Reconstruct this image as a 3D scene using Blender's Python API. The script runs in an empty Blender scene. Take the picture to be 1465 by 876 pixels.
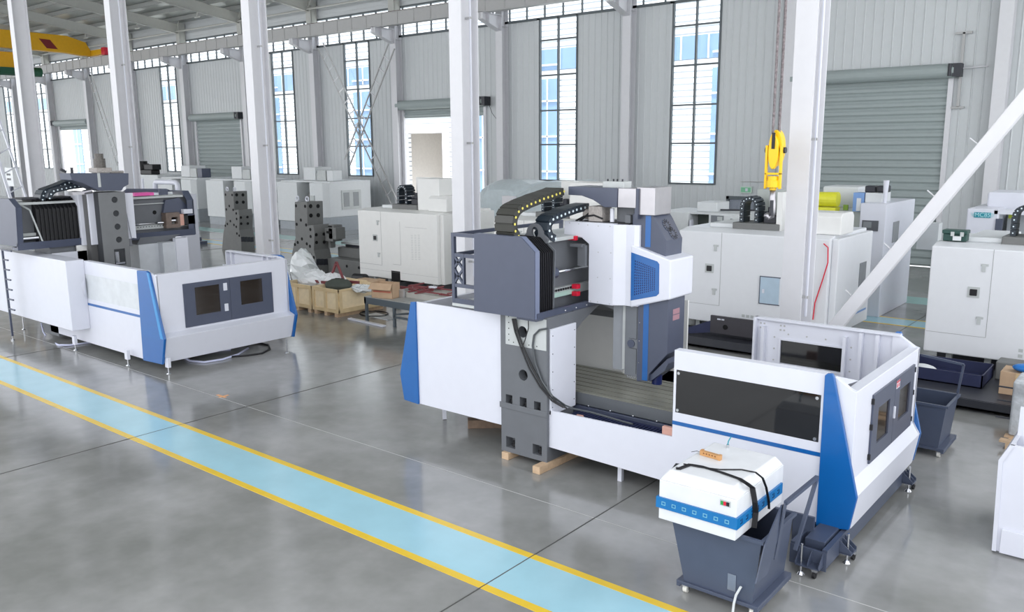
import bpy, math, random
from mathutils import Vector, Matrix
random.seed(7)
ROOF_Y0 = -5.0
SKY = 1.7
SUN = 7.5
EXPO = 0.55
PI = math.pi
COL = bpy.context.scene.collection
SC = bpy.context.scene

# ------------------------------------------------------------------ camera
FPX, CX, CY, CAMH = 1200.87, 732.5, 438.0, 4.2
YAW, PIT, ROL = -0.68326908, 0.18627622, 0.00625757
_f = Vector((math.sin(YAW)*math.cos(PIT), math.cos(YAW)*math.cos(PIT), -math.sin(PIT)))
_r = Vector((math.cos(YAW), -math.sin(YAW), 0))
_d = _f.cross(_r)
_r2 = math.cos(ROL)*_r + math.sin(ROL)*_d
_d2 = -math.sin(ROL)*_r + math.cos(ROL)*_d
cam = bpy.data.cameras.new('camera')
cam.sensor_width = 36.0
cam.lens = 36.0*FPX/1465.0
cam.clip_end = 400
co = bpy.data.objects.new('camera', cam)
COL.objects.link(co)
m = Matrix((( _r2.x, -_d2.x, -_f.x, 0), (_r2.y, -_d2.y, -_f.y, 0), (_r2.z, -_d2.z, -_f.z, CAMH), (0, 0, 0, 1)))
co.matrix_world = m
SC.camera = co

def ray(px, py):
    return _r2*((px-CX)/FPX) + _d2*((py-CY)/FPX) + _f
O = Vector((0, 0, CAMH))
def YP(px, py, y):
    d = ray(px, py); p = O+d*(y/d.y); return (p.x, y, p.z)
def XP(px, py, x):
    d = ray(px, py); p = O+d*(x/d.x); return (x, p.y, p.z)
def ZP(px, py, z=0.0):
    d = ray(px, py); p = O+d*((z-CAMH)/d.z); return (p.x, p.y, z)

# ------------------------------------------------------------------ materials
MATS = {}
def lin(r, g, b):
    return tuple(((c/255.0+0.055)/1.055)**2.4 if c/255.0 > 0.04045 else c/255.0/12.92 for c in (r, g, b))
def mat(name, rgb, rough=0.5, metal=0.0, spec=0.5, noise=0.0, nscale=6.0, bump=0.0, bscale=60.0, coat=0.0, emit=None, alpha=None):
    if name in MATS: return MATS[name]
    M = bpy.data.materials.new(name); M.use_nodes = True
    nt = M.node_tree; b = nt.nodes['Principled BSDF']
    c = lin(*rgb)
    b.inputs['Base Color'].default_value = (*c, 1)
    b.inputs['Roughness'].default_value = rough
    b.inputs['Metallic'].default_value = metal
    b.inputs['Specular IOR Level'].default_value = spec
    b.inputs['Coat Weight'].default_value = coat
    tc = nt.nodes.new('ShaderNodeTexCoord')
    n = nt.nodes.new('ShaderNodeTexNoise'); n.inputs['Scale'].default_value = nscale; n.inputs['Detail'].default_value = 4
    nt.links.new(tc.outputs['Object'], n.inputs['Vector'])
    amt = noise if noise > 0 else 0.04
    r = nt.nodes.new('ShaderNodeMapRange'); r.inputs['From Min'].default_value = 0.3; r.inputs['From Max'].default_value = 0.7
    r.inputs['To Min'].default_value = 1-amt; r.inputs['To Max'].default_value = 1+amt
    nt.links.new(n.outputs['Fac'], r.inputs['Value'])
    mx = nt.nodes.new('ShaderNodeVectorMath'); mx.operation = 'SCALE'
    mx.inputs[0].default_value = c
    nt.links.new(r.outputs['Result'], mx.inputs['Scale'])
    nt.links.new(mx.outputs['Vector'], b.inputs['Base Color'])
    if bump > 0:
        n2 = nt.nodes.new('ShaderNodeTexNoise'); n2.inputs['Scale'].default_value = bscale; n2.inputs['Detail'].default_value = 3
        nt.links.new(tc.outputs['Object'], n2.inputs['Vector'])
        bp = nt.nodes.new('ShaderNodeBump'); bp.inputs['Strength'].default_value = bump; bp.inputs['Distance'].default_value = 0.02
        nt.links.new(n2.outputs['Fac'], bp.inputs['Height']); nt.links.new(bp.outputs['Normal'], b.inputs['Normal'])
    if emit:
        b.inputs['Emission Color'].default_value = (*lin(*emit[0]), 1); b.inputs['Emission Strength'].default_value = emit[1]
    MATS[name] = M
    return M
WHITE = mat('white_powder_coat', (214, 216, 226), 0.32, noise=0.012)
CREAM = mat('cream_powder_coat', (228, 228, 226), 0.38, noise=0.015)
OFFW = mat('offwhite_enamel', (214, 217, 219), 0.45, noise=0.02)
BLUE = mat('blue_powder_coat', (8, 90, 160), 0.28, coat=0.3, noise=0.03)
BLUED = mat('blue_vent_dark', (3, 24, 84), 0.4)
SLATE = mat('slate_blue_paint', (74, 80, 98), 0.34, noise=0.03)
SLATE2 = mat('slate_trolley_paint', (70, 78, 97), 0.38, noise=0.04)
GREY = mat('grey_casting_paint', (102, 105, 110), 0.5, noise=0.04, bump=0.05, bscale=25)
GREYL = mat('machined_light_grey', (186, 190, 190), 0.4, noise=0.05)
CAST = mat('dark_grey_casting', (112, 113, 112), 0.55, noise=0.04)
DARK = mat('dark_charcoal', (44, 46, 54), 0.45, noise=0.06)
BLACK = mat('black_rubber', (22, 22, 26), 0.5)
VOID = mat('recess_black', (12, 12, 14), 0.9)
STEEL = mat('bright_steel', (200, 202, 206), 0.25, metal=1.0)
BRUSH = mat('brushed_steel', (176, 174, 178), 0.32, metal=0.9, noise=0.05)
GLASSD = mat('dark_window_glass', (20, 21, 23), 0.06, spec=0.7)
GLASSB = mat('brown_window_glass', (38, 30, 24), 0.08, spec=0.6)
YEL = mat('crane_yellow', (246, 200, 10), 0.35, noise=0.03)
CRANEY = mat('girder_yellow', (222, 168, 20), 0.45, noise=0.04)
RED = mat('red_plastic', (214, 30, 60), 0.4)
DRED = mat('dark_red_stripe', (120, 28, 34), 0.5)
REDP = mat('oxide_red_primer', (124, 62, 66), 0.55, noise=0.1)
COLW = mat('column_white_paint', (214, 214, 218), 0.42, noise=0.015)
BEAMG = mat('runway_grey_paint', (178, 178, 178), 0.5, noise=0.02)
WOOD = mat('raw_timber', (196, 168, 138), 0.7, noise=0.12, nscale=14)
CRATEW = mat('crate_plywood', (238, 218, 182), 0.65, noise=0.06, nscale=9)
CARD = mat('cardboard', (184, 156, 128), 0.75, noise=0.05)
NAVY = mat('navy_chip_tray', (38, 44, 76), 0.5, noise=0.08)
TABLE = mat('ground_iron_table', (142, 142, 132), 0.3, metal=0.35, noise=0.1, nscale=4)
PLASTIC = mat('clear_wrap_plastic', (216, 220, 222), 0.2, noise=0.05, bump=0.6, bscale=5, coat=0.6)
FILM = mat('grey_cover_film', (196, 206, 210), 0.3, noise=0.05, bump=0.4, bscale=3)
GREEN = mat('green_toolbox', (40, 76, 70), 0.45)
TEAL = mat('teal_panel', (30, 140, 156), 0.4)
PINK = mat('pink_film', (230, 90, 170), 0.4)
SHUT = mat('roller_shutter_grey', (156, 166, 166), 0.5, noise=0.02)
FRAME = mat('window_frame_grey', (92, 100, 104), 0.5)
DGREEN = mat('hoist_green', (30, 84, 62), 0.5)
BRASS = mat('brass_terminal', (200, 150, 96), 0.4, metal=0.2)
COPPER = mat('bracket_copper_paint', (196, 150, 136), 0.5)
YFILM = mat('yellow_label', (226, 224, 60), 0.5)
LBLUE = mat('light_blue_film', (120, 156, 208), 0.4)

# ------------------------------------------------------------------ mesh builder
class MB:
    def __init__(s): s.v = []; s.f = []; s.c = []
    def add(s, vs, fs):
        n = len(s.v); s.c.append((n, len(s.f), len(vs), len(fs))); s.v += [tuple(v) for v in vs]; s.f += [tuple(i+n for i in f) for f in fs]; return s
    def box(s, x0, x1, y0, y1, z0, z1):
        vs = [(x, y, z) for z in (z0, z1) for y in (y0, y1) for x in (x0, x1)]
        return s.add(vs, [(0, 2, 3, 1), (4, 5, 7, 6), (0, 1, 5, 4), (2, 6, 7, 3), (0, 4, 6, 2), (1, 3, 7, 5)])
    def cbox(s, c, d):
        return s.box(c[0]-d[0]/2, c[0]+d[0]/2, c[1]-d[1]/2, c[1]+d[1]/2, c[2]-d[2]/2, c[2]+d[2]/2)
    def prism(s, poly, axis, a, b):
        def P(u, v, w): return {'x': (w, u, v), 'y': (u, w, v), 'z': (u, v, w)}[axis]
        n = len(poly)
        vs = [P(u, v, a) for u, v in poly]+[P(u, v, b) for u, v in poly]
        fs = [tuple(range(n))[::-1], tuple(range(n, 2*n))]+[(i, (i+1) % n, (i+1) % n+n, i+n) for i in range(n)]
        return s.add(vs, fs)
    def bar(s, p, q, w, h=None, up=(0, 0, 1)):
        h = h or w; p = Vector(p); q = Vector(q); d = (q-p).normalized(); u = Vector(up)
        if abs(d.dot(u)) > 0.98: u = Vector((0, 1, 0))
        a = d.cross(u).normalized()*w/2; b = d.cross(a).normalized()*h/2
        vs = [t+sa*a+sb*b for t in (p, q) for sa, sb in ((-1, -1), (1, -1), (1, 1), (-1, 1))]
        return s.add(vs, [(0, 1, 2, 3), (7, 6, 5, 4), (0, 4, 5, 1), (1, 5, 6, 2), (2, 6, 7, 3), (3, 7, 4, 0)])
    def cyl(s, p, q, r, r2=None, n=14, caps=True):
        r2 = r if r2 is None else r2; p = Vector(p); q = Vector(q); d = (q-p).normalized()
        u = Vector((0, 0, 1)) if abs(d.z) < 0.9 else Vector((1, 0, 0))
        a = d.cross(u).normalized(); b = d.cross(a)
        vs = []
        for t, rr in ((p, r), (q, r2)):
            for i in range(n):
                an = 2*PI*i/n; vs.append(t+a*rr*math.cos(an)+b*rr*math.sin(an))
        fs = [(i, (i+1) % n, (i+1) % n+n, i+n) for i in range(n)]
        if caps: fs += [tuple(range(n))[::-1], tuple(range(n, 2*n))]
        return s.add(vs, fs)
    def tube(s, pts, r, n=8):
        pts = [Vector(p) for p in pts]; rings = []; prev = None
        for i, p in enumerate(pts):
            d = (pts[min(i+1, len(pts)-1)]-pts[max(i-1, 0)]).normalized()
            if prev is None:
                u = Vector((0, 0, 1)) if abs(d.z) < 0.9 else Vector((1, 0, 0)); a = d.cross(u).normalized()
            else: a = (prev-d*prev.dot(d)).normalized()
            prev = a; b = d.cross(a)
            rings.append([p+a*r*math.cos(2*PI*k/n)+b*r*math.sin(2*PI*k/n) for k in range(n)])
        vs = [v for R in rings for v in R]; fs = []
        for i in range(len(pts)-1):
            for k in range(n):
                fs.append((i*n+k, i*n+(k+1) % n, (i+1)*n+(k+1) % n, (i+1)*n+k))
        fs += [tuple(range(n))[::-1], tuple((len(pts)-1)*n+k for k in range(n))]
        return s.add(vs, fs)
    def holed(s, axis, a, b, u0, u1, v0, v1, rects=(), rounds=(), n=20):
        def P(u, v, w): return {'x': (w, u, v), 'y': (u, w, v), 'z': (u, v, w)}[axis]
        R = [tuple(r) for r in rects]+[(cu-r*1.15, cu+r*1.15, cv-r*1.15, cv+r*1.15) for cu, cv, r in rounds]
        us = sorted(set([u0, u1]+[q for r in R for q in r[:2]])); vs_ = sorted(set([v0, v1]+[q for r in R for q in r[2:]]))
        for i in range(len(us)-1):
            for j in range(len(vs_)-1):
                cu = (us[i]+us[i+1])/2; cv = (vs_[j]+vs_[j+1])/2
                if any(r[0] < cu < r[1] and r[2] < cv < r[3] for r in R): continue
                q = [(us[i], vs_[j]), (us[i+1], vs_[j]), (us[i+1], vs_[j+1]), (us[i], vs_[j+1])]
                s.add([P(*t, a) for t in q]+[P(*t, b) for t in q], [(3, 2, 1, 0), (4, 5, 6, 7)])
        def wall(q):
            k = len(q)
            s.add([P(*t, a) for t in q]+[P(*t, b) for t in q], [(i, (i+1) % k, (i+1) % k+k, i+k) for i in range(k)])
        wall([(u0, v0), (u1, v0), (u1, v1), (u0, v1)])
        for r in rects: wall([(r[0], r[2]), (r[1], r[2]), (r[1], r[3]), (r[0], r[3])])
        for cu, cv, r in rounds:
            h = r*1.15; sq = []; ci = []
            for i in range(n):
                an = 2*PI*i/n+PI/4; c_, s_ = math.cos(an), math.sin(an); k = h/max(abs(c_), abs(s_))
                sq.append((cu+c_*k, cv+s_*k)); ci.append((cu+c_*r, cv+s_*r))
            for w in (a, b):
                s.add([P(*t, w) for t in sq]+[P(*t, w) for t in ci], [(i, (i+1) % n, (i+1) % n+n, i+n) for i in range(n)])
            wall(ci)
        return s
    def sphere(s, c, r, n=10, m=7, sc=(1, 1, 1)):
        vs = []; fs = []
        for j in range(m+1):
            t = PI*j/m
            for i in range(n):
                a = 2*PI*i/n; vs.append((c[0]+r*sc[0]*math.sin(t)*math.cos(a), c[1]+r*sc[1]*math.sin(t)*math.sin(a), c[2]+r*sc[2]*math.cos(t)))
        for j in range(m):
            for i in range(n): fs.append((j*n+i, (j+1)*n+i, (j+1)*n+(i+1) % n, j*n+(i+1) % n))
        return s.add(vs, fs)
    def quad(s, *p): return s.add(p, [tuple(range(len(p)))])
    def each(s, name, material, parent=None, k=1, **kw):
        out = []
        for i in range(0, len(s.c), k):
            m = MB()
            for (a, b, nv, nf) in s.c[i:i+k]: m.add(s.v[a:a+nv], [tuple(q-a for q in f) for f in s.f[b:b+nf]])
            out.append(m.build(name, material, parent, **kw))
        return out
    def build(s, name, material, parent=None, bevel=0.0, smooth=False):
        off = Vector((0, 0, 0)); q = parent
        while q is not None: off += q.location; q = q.parent
        me = bpy.data.meshes.new(name)
        me.from_pydata([(v[0]-off.x, v[1]-off.y, v[2]-off.z) for v in s.v], [], s.f)
        me.validate(); me.materials.append(material)
        import bmesh
        bm = bmesh.new(); bm.from_mesh(me); pass
        bmesh.ops.recalc_face_normals(bm, faces=bm.faces); bm.to_mesh(me); bm.free()
        if smooth:
            for p in me.polygons: p.use_smooth = True
        o = bpy.data.objects.new(name, me); COL.objects.link(o)
        if parent is not None: o.parent = parent
        if bevel > 0:
            b = o.modifiers.new('bevel', 'BEVEL'); b.width = bevel; b.segments = 2; b.limit_method = 'ANGLE'; b.angle_limit = math.radians(40)
        return o
def thing(name, label, cat, loc=(0, 0, 0), group=None):
    o = bpy.data.objects.new(name, None); COL.objects.link(o); o.location = loc
    o.empty_display_size = 0.1
    o['label'] = label; o['category'] = cat
    if group: o['group'] = group
    return o
def tag(o, label, cat, group=None, kind=None):
    o['label'] = label; o['category'] = cat
    if group: o['group'] = group
    if kind: o['kind'] = kind
    return o
def struct(o):
    o['kind'] = 'structure'; return o
def sempty(name, loc):
    o = bpy.data.objects.new(name, None); COL.objects.link(o); o.location = loc; o['kind'] = 'structure'; return o
def dup(root, loc, label=None, group=None):
    r = root.copy(); COL.objects.link(r); r.location = loc
    if label: r['label'] = label
    if group: r['group'] = group
    def rec(src, dst):
        for ch in list(src.children):
            c = ch.copy(); COL.objects.link(c); c.parent = dst; rec(ch, c)
    rec(root, r)
    return r
def text(s, size, mtl, name, parent, loc, rot, extr=0.001):
    cu = bpy.data.curves.new(name, 'FONT'); cu.body = s; cu.size = size; cu.extrude = extr; cu.align_x = 'CENTER'; cu.align_y = 'CENTER'
    cu.materials.append(mtl)
    o = bpy.data.objects.new(name, cu); COL.objects.link(o)
    off = Vector((0, 0, 0)); q = parent
    while q is not None: off += q.location; q = q.parent
    o.location = Vector(loc)-off; o.rotation_euler = rot
    if parent is not None: o.parent = parent
    return o
# ================================================================== SETTING
W = 31.88
# floor -------------------------------------------------------------
def floor_mat():
    M = bpy.data.materials.new('polished_concrete'); M.use_nodes = True; nt = M.node_tree; N = nt.nodes; L = nt.links
    b = N['Principled BSDF']
    tc = N.new('ShaderNodeTexCoord')
    n1 = N.new('ShaderNodeTexNoise'); n1.inputs['Scale'].default_value = 0.45; n1.inputs['Detail'].default_value = 5; n1.inputs['Roughness'].default_value = 0.6
    n2 = N.new('ShaderNodeTexNoise'); n2.inputs['Scale'].default_value = 3.0; n2.inputs['Detail'].default_value = 6
    L.new(tc.outputs['Object'], n1.inputs['Vector']); L.new(tc.outputs['Object'], n2.inputs['Vector'])
    r = N.new('ShaderNodeValToRGB'); L.new(n1.outputs['Fac'], r.inputs['Fac'])
    r.color_ramp.elements[0].position = 0.36; r.color_ramp.elements[0].color = (*lin(126, 127, 124), 1)
    r.color_ramp.elements[1].position = 0.66; r.color_ramp.elements[1].color = (*lin(158, 158, 157), 1)
    r2 = N.new('ShaderNodeMapRange'); r2.inputs['From Min'].default_value = 0.3; r2.inputs['From Max'].default_value = 0.7
    r2.inputs['To Min'].default_value = 0.93; r2.inputs['To Max'].default_value = 1.07
    L.new(n2.outputs['Fac'], r2.inputs['Value'])
    mx = N.new('ShaderNodeVectorMath'); mx.operation = 'SCALE'; L.new(r.outputs['Color'], mx.inputs[0]); L.new(r2.outputs['Result'], mx.inputs['Scale'])
    L.new(mx.outputs['Vector'], b.inputs['Base Color'])
    r3 = N.new('ShaderNodeMapRange'); r3.inputs['From Min'].default_value = 0.3; r3.inputs['From Max'].default_value = 0.7
    r3.inputs['To Min'].default_value = 0.09; r3.inputs['To Max'].default_value = 0.2
    L.new(n1.outputs['Fac'], r3.inputs['Value']); L.new(r3.outputs['Result'], b.inputs['Roughness'])
    b.inputs['Specular IOR Level'].default_value = 0.85
    n3 = N.new('ShaderNodeTexNoise'); n3.inputs['Scale'].default_value = 1.6; n3.inputs['Detail'].default_value = 2
    L.new(tc.outputs['Object'], n3.inputs['Vector'])
    bp = N.new('ShaderNodeBump'); bp.inputs['Strength'].default_value = 0.12; bp.inputs['Distance'].default_value = 0.02
    L.new(n3.outputs['Fac'], bp.inputs['Height']); L.new(bp.outputs['Normal'], b.inputs['Normal'])
    return M
struct(MB().box(-110, 14, -12, W+0.3, -0.2, 0).build('floor', floor_mat()))
AISLE = mat('aisle_blue_paint', (160, 204, 218), 0.2, noise=0.05, nscale=2, spec=0.7)
LINEY = mat('line_yellow_paint', (228, 192, 54), 0.25, noise=0.04)
LINEP = mat('faded_teal_paint', (150, 190, 186), 0.25, noise=0.05)
JOINT = mat('joint_filler', (84, 84, 82), 0.6)
JOINTL = mat('joint_light', (178, 178, 176), 0.5)
y1 = ZP(0, 508.5)[1]; y2 = ZP(0, 549.3)[1]
s_ = 0.094
struct(MB().box(-110, 14, y2+s_, y1-s_, 0, 0.003).build('trim_1', AISLE))
struct(MB().box(-110, 14, y1-s_, y1, 0, 0.004).build('trim_2', LINEY))
struct(MB().box(-110, 14, y2, y2+s_, 0, 0.004).build('trim_3', LINEY))
jy = ZP(710.5, 696.6)[1]
struct(MB().box(-110, 14, jy-0.006, jy+0.006, 0, 0.0015).build('trim_4', JOINTL))
jx = ZP(760, 797)[0]
mj = MB()
for k in (-5, -4, -3, -2, -1, 0, 1):
    mj.box(jx+k*6.9-0.006, jx+k*6.9+0.006, -12, W, 0, 0.0052)
struct(mj.build('trim_5', JOINT))
for i, (pa, wd, m_) in enumerate((((1270, 426), 0.9, LINEP), ((1270, 459), 0.75, AISLE))):
    yy = ZP(*pa)[1]
    struct(MB().box(-110, 14, yy-wd/2, yy+wd/2, 0, 0.003).build('trim_%d' % (6+i), m_))
    struct(MB().box(-110, 14, yy-wd/2-0.1, yy-wd/2, 0, 0.0035).box(-110, 14, yy+wd/2, yy+wd/2+0.1, 0, 0.0035).build('trim_%d' % (8+i), LINEY if i else LINEP))
# cross aisle seen at the left background
xa = ZP(290, 380)[0]
a = ZP(318, 395); 
o = MB().prism([(a[0]+0.35, a[1]+0.02), (a[0]+0.15, a[1]-0.1), (a[0]+0.05, a[1]+0.1)], 'z', 0, 0.003)
# small orange tape mark on the floor
t0 = ZP(320, 567)
tape = MB().box(t0[0]-0.16, t0[0]+0.1, t0[1]-0.05, t0[1]+0.0, 0, 0.002).box(t0[0]-0.02, t0[0]+0.03, t0[1]-0.1, t0[1]+0.09, 0, 0.0025)
tag(tape.build('tape_mark', mat('orange_tape', (226, 168, 120), 0.6)), 'small orange tape cross stuck on the grey floor beside the blue aisle', 'tape')

# wall ---------------------------------------------------------------
PAN = mat('wall_panel_grey', (200, 204, 206), 0.45, noise=0.012)
Z_S, Z_T = 9.97, 11.42                    # clerestory sill and head
wins = [-17.36, -24.18, -37.9, -44.65, -57.8, -64.6, -78.5, -85.4]      # left edges
WW = 2.06
doors = [(-12.1, -6.85, 0.0, 6.75, 0.0), (-33.3, -27.5, 0.0, 6.55, 5.75), (-53.6, -48.2, 0.0, 6.45, 0.0), (-74.6, -69.0, 0.0, 6.55, 5.85)]
opn = sorted([(x, x+WW, 2.68, Z_S) for x in wins]+[(d[0], d[1], 0.0, d[3]) for d in doors]+[(-14.75, -13.45, 0.0, 2.25)])
def ribbed(x0, x1, z0, z1, mb, pitch=0.32):
    n = max(1, round((x1-x0)/pitch)); p = (x1-x0)/n; pr = []
    for i in range(n):
        s = x0+i*p
        pr += [(s, W), (s+p*0.80, W), (s+p*0.86, W-0.022), (s+p*0.94, W-0.022)]
    pr.append((x1, W))
    vs = [(x, y, z0) for x, y in pr]+[(x, y, z1) for x, y in pr]; k = len(pr)
    mb.add(vs, [(i, i+1, i+1+k, i+k) for i in range(k-1)])
mb = MB(); cur = -110.0
for x0, x1, z0, z1 in opn:
    if x0 > cur: ribbed(cur, x0, 0, Z_S, mb)
    if z1 < Z_S-0.01: ribbed(x0, x1, z1, Z_S, mb)
    if z0 > 0: ribbed(x0, x1, 0, z0, mb)
    cur = x1
ribbed(cur, 14, 0, Z_S, mb)
mb.add([(-110, W, Z_T), (14, W, Z_T), (14, W, 14), (-110, W, 14)], [(0, 1, 2, 3)])
for zz in (Z_T+0.25, Z_T+0.5, Z_T+0.75, Z_T+1.0): mb.box(-110, 14, W-0.03, W-0.01, zz-0.015, zz+0.015)
struct(mb.build('wall_back', PAN))
GL = bpy.data.materials.new('clear_glass'); GL.use_nodes = True
nt = GL.node_tree; nt.nodes.clear()
out = nt.nodes.new('ShaderNodeOutputMaterial'); tr = nt.nodes.new('ShaderNodeBsdfTransparent'); gs = nt.nodes.new('ShaderNodeBsdfGlossy'); mxs = nt.nodes.new('ShaderNodeMixShader')
lw = nt.nodes.new('ShaderNodeMapRange'); lf = nt.nodes.new('ShaderNodeLayerWeight'); lf.inputs['Blend'].default_value = 0.35; nt.links.new(lf.outputs['Fresnel'], lw.inputs['Value']); lw.inputs['To Max'].default_value = 0.3; lw.inputs['To Min'].default_value = 0.02
tr.inputs['Color'].default_value = (0.93, 0.96, 0.98, 1); gs.inputs['Roughness'].default_value = 0.05
nt.links.new(lw.outputs[0], mxs.inputs[0]); nt.links.new(tr.outputs[0], mxs.inputs[1]); nt.links.new(gs.outputs[0], mxs.inputs[2]); nt.links.new(mxs.outputs[0], out.inputs['Surface'])
for i, x in enumerate(wins):
    e = sempty('window_%d' % (i+1), (x+WW/2, W, 2.68))
    f = MB(); t = 0.035
    for xx in (x, x+WW/2, x+WW): f.box(xx-t, xx+t, W-0.06, W+0.06, 2.68, Z_S)
    for zz in (2.7, 4.34, 5.88, 7.45, 9.0, Z_S-0.03): f.box(x, x+WW, W-0.05, W+0.05, zz-t, zz+t)
    f.build('window_frame', FRAME, e)
    MB().quad((x-0.02, W+0.1, 2.66), (x+WW+0.02, W+0.1, 2.66), (x+WW+0.02, W+0.1, Z_S), (x-0.02, W+0.1, Z_S)).build('glass_pane', GL, e)
    MB().box(x-0.16, x-0.05, W-0.06, W+0.02, 2.6, Z_S+0.02).build('window_trim', PAN, e)
e = sempty('window_9', (-40, W, Z_S)); f = MB()
x = 14.0
while x > -100:
    f.box(x-0.025, x+0.025, W-0.05, W+0.05, Z_S, Z_T); x -= 1.025
f.box(-110, 14, W-0.06, W+0.06, Z_S-0.06, Z_S+0.05).box(-110, 14, W-0.06, W+0.06, Z_T-0.04, Z_T+0.05)
f.build('window_frame', FRAME, e)
MB().quad((-110, W+0.1, Z_S), (14, W+0.1, Z_S), (14, W+0.1, Z_T), (-110, W+0.1, Z_T)).build('glass_pane', GL, e)
# personnel door
e = sempty('door_5', (-14.1, W, 0))
MB().box(-14.75, -14.63, W-0.08, W+0.06, 0, 2.25).box(-13.57, -13.45, W-0.08, W+0.06, 0, 2.25).box(-14.75, -13.45, W-0.08, W+0.06, 2.13, 2.25).build('door_frame', FRAME, e)
MB().box(-14.63, -13.57, W, W+0.05, 0, 2.13).box(-14.5, -14.3, W-0.02, W, 0.2, 1.9).build('door_leaf', mat('door_grey', (140, 146, 158), 0.4), e)
# roller doors
for i, (x0, x1, z0, z1, zo) in enumerate(doors):
    e = sempty('door_%d' % (i+1), ((x0+x1)/2, W, 0))
    m_ = MB(); p = 0.26; k = int((z1-0.02-zo)/p)
    prof = []
    for j in range(k):
        z = zo+0.02+j*p
        prof += [(W+0.02, z), (W-0.035, z+p*0.25), (W-0.035, z+p*0.6), (W+0.02, z+p*0.9)]
    n = len(prof)
    if n: m_.add([(x0+0.1, a, b) for a, b in prof]+[(x1-0.1, a, b) for a, b in prof], [(q, q+1, q+1+n, q+n) for q in range(n-1)])
    if n: m_.build('shutter_curtain', SHUT, e)
    MB().cyl((x0-0.12, W-0.28, z1-0.12), (x1+0.12, W-0.28, z1-0.12), 0.24, n=20).build('shutter_drum', SHUT, e)
    MB().box(x0-0.06, x0+0.1, W-0.1, W+0.04, 0, z1-0.3).box(x1-0.1, x1+0.06, W-0.1, W+0.04, 0, z1-0.3).build('guide_rail', COLW, e)
    sx = x1+0.2 if i != 3 else x0-0.2
    mm = MB().box(sx-0.12, sx+0.12, W-0.5, W-0.05, z1-0.32, z1+0.1).cyl((sx-0.5, W-0.35, z1-0.05), (sx, W-0.35, z1-0.05), 0.09)
    mm.cyl((sx-0.2, W-0.5, z1-0.3), (sx-0.2, W-0.5, z1+0.1), 0.06)
    mm.build('shutter_motor', DARK, e)
    if i == 0:
        MB().box(sx+0.02, sx+0.1, W-0.14, W-0.06, z1-1.3, z1+1.1).box(sx-0.2, sx+0.3, W-0.14, W-0.06, z1+1.05, z1+1.12).box(sx-0.15, sx+0.25, W-0.14, W-0.06, z1-1.35, z1-1.28).build('motor_bracket', BEAMG, e)
        MB().cyl((sx, W-0.1, z1-0.05), (-5.8, W-0.1, z1-0.02), 0.025).build('conduit', COLW, e)
    if i == 1:
        MB().tube([(sx+0.1, W-0.3, z1), (sx+0.35, W-0.2, z1-0.7), (sx+0.6, W-0.15, z1-1.0), (sx+0.85, W-0.12, z1-0.6), (sx+0.9, W-0.1, z1+0.2)], 0.012, 6).build('power_cable', BLACK, e)

# wall columns with brackets ----------------------------------------
RW_Y = 30.42                                # runway beam centre
cxs = [-5.35+7.0, -5.35, -12.3, -19.3, -26.25, -33.45, -40.25, -47.1, -54.2, -61.4, -68.4, -75.3, -82.3]
for i, x in enumerate(cxs):
    if i == 0: continue
    t = thing('wall_column', 'white steel wall column %s, rising behind the runway beam' % (
        ['', 'in the corner at the far right, right of the closed right-hand shutter', 'just left of the right-hand shutter, behind the yellow hook', 'between the two tall windows right of centre', 'right of the half-open middle shutter',
         'left of the half-open middle shutter', 'from whose head the lattice brace leaves to the right', 'right of the closed grey shutter in the left background', 'left of the closed grey shutter in the left background',
         'hidden mostly behind the second near column', 'right of the open doorway at the far left', 'left of the open doorway at the far left', 'farthest to the left beyond the last near column'][i]), 'column', (x, W-0.3, 0), 'steel columns along the back wall')
    m_ = MB().box(x-0.2, x+0.2, W-0.5, W-0.47, 0, 12.2).box(x-0.2, x+0.2, W-0.06, W-0.03, 0, 12.2).box(x-0.008, x+0.008, W-0.47, W-0.06, 0, 12.2)
    m_.build('shaft', COLW, t)
    b = MB()
    zt = 10.28
    b.prism([(W-0.5, zt), (30.05, zt), (30.05, zt-0.3), (W-0.5, zt-0.72)], 'x', x-0.012, x+0.012)
    b.box(x-0.17, x+0.17, 30.05, W-0.5, zt-0.02, zt)
    b.add([(x-0.17, 30.05, zt-0.3), (x+0.17, 30.05, zt-0.3), (x+0.17, W-0.5, zt-0.72), (x-0.17, W-0.5, zt-0.72)], [(0, 1, 2, 3)])
    b.box(x-0.17, x+0.17, 30.05, 30.06, zt-0.3, zt).box(x-0.17, x+0.17, 30.5, 30.51, zt-0.44, zt).box(x-0.19, x+0.19, W-0.5, W-0.03, zt-0.5, zt-0.49)
    b.build('bracket', COLW, t)
# X lattice brace
def lattice(p, q, name, label, wid=0.52, dy=W-0.75):
    t = thing(name, label, 'brace', (p[0], dy, p[1]), 'lattice wall braces')
    P = Vector((p[0], dy, p[1])); Q = Vector((q[0], dy, q[1])); d = (Q-P).normalized(); nrm = Vector((-d.z, 0, d.x))*wid/2
    m1 = MB()
    for s in (-1, 1): m1.bar(P+nrm*s, Q+nrm*s, 0.07, 0.05)
    m1.build('chord', BEAMG, t)
    m2 = MB(); L_ = (Q-P).length; n = int(L_/0.7)
    for k in range(1, n):
        c = P+d*(L_*k/n); m2.bar(c-nrm, c+nrm, 0.05, 0.04)
    m2.each('rung', COLW, t)
pa = YP(459, 66, W-0.75); pb = YP(565, 292, W-0.75); pc = YP(560, 66, W-1.0); pd = YP(497, 232, W-1.0)
lattice((pa[0], pa[2]), (pb[0], pb[2]), 'lattice_brace', 'white lattice brace running down to the right over the window left of the middle shutter')
lattice((pc[0], pc[2]), (pd[0], pd[2]), 'lattice_brace', 'grey lattice brace running down to the left across the window left of the middle shutter', dy=W-1.0)
pa = YP(128, 105, W-0.75); pb = YP(170, 235, W-0.75)
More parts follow.
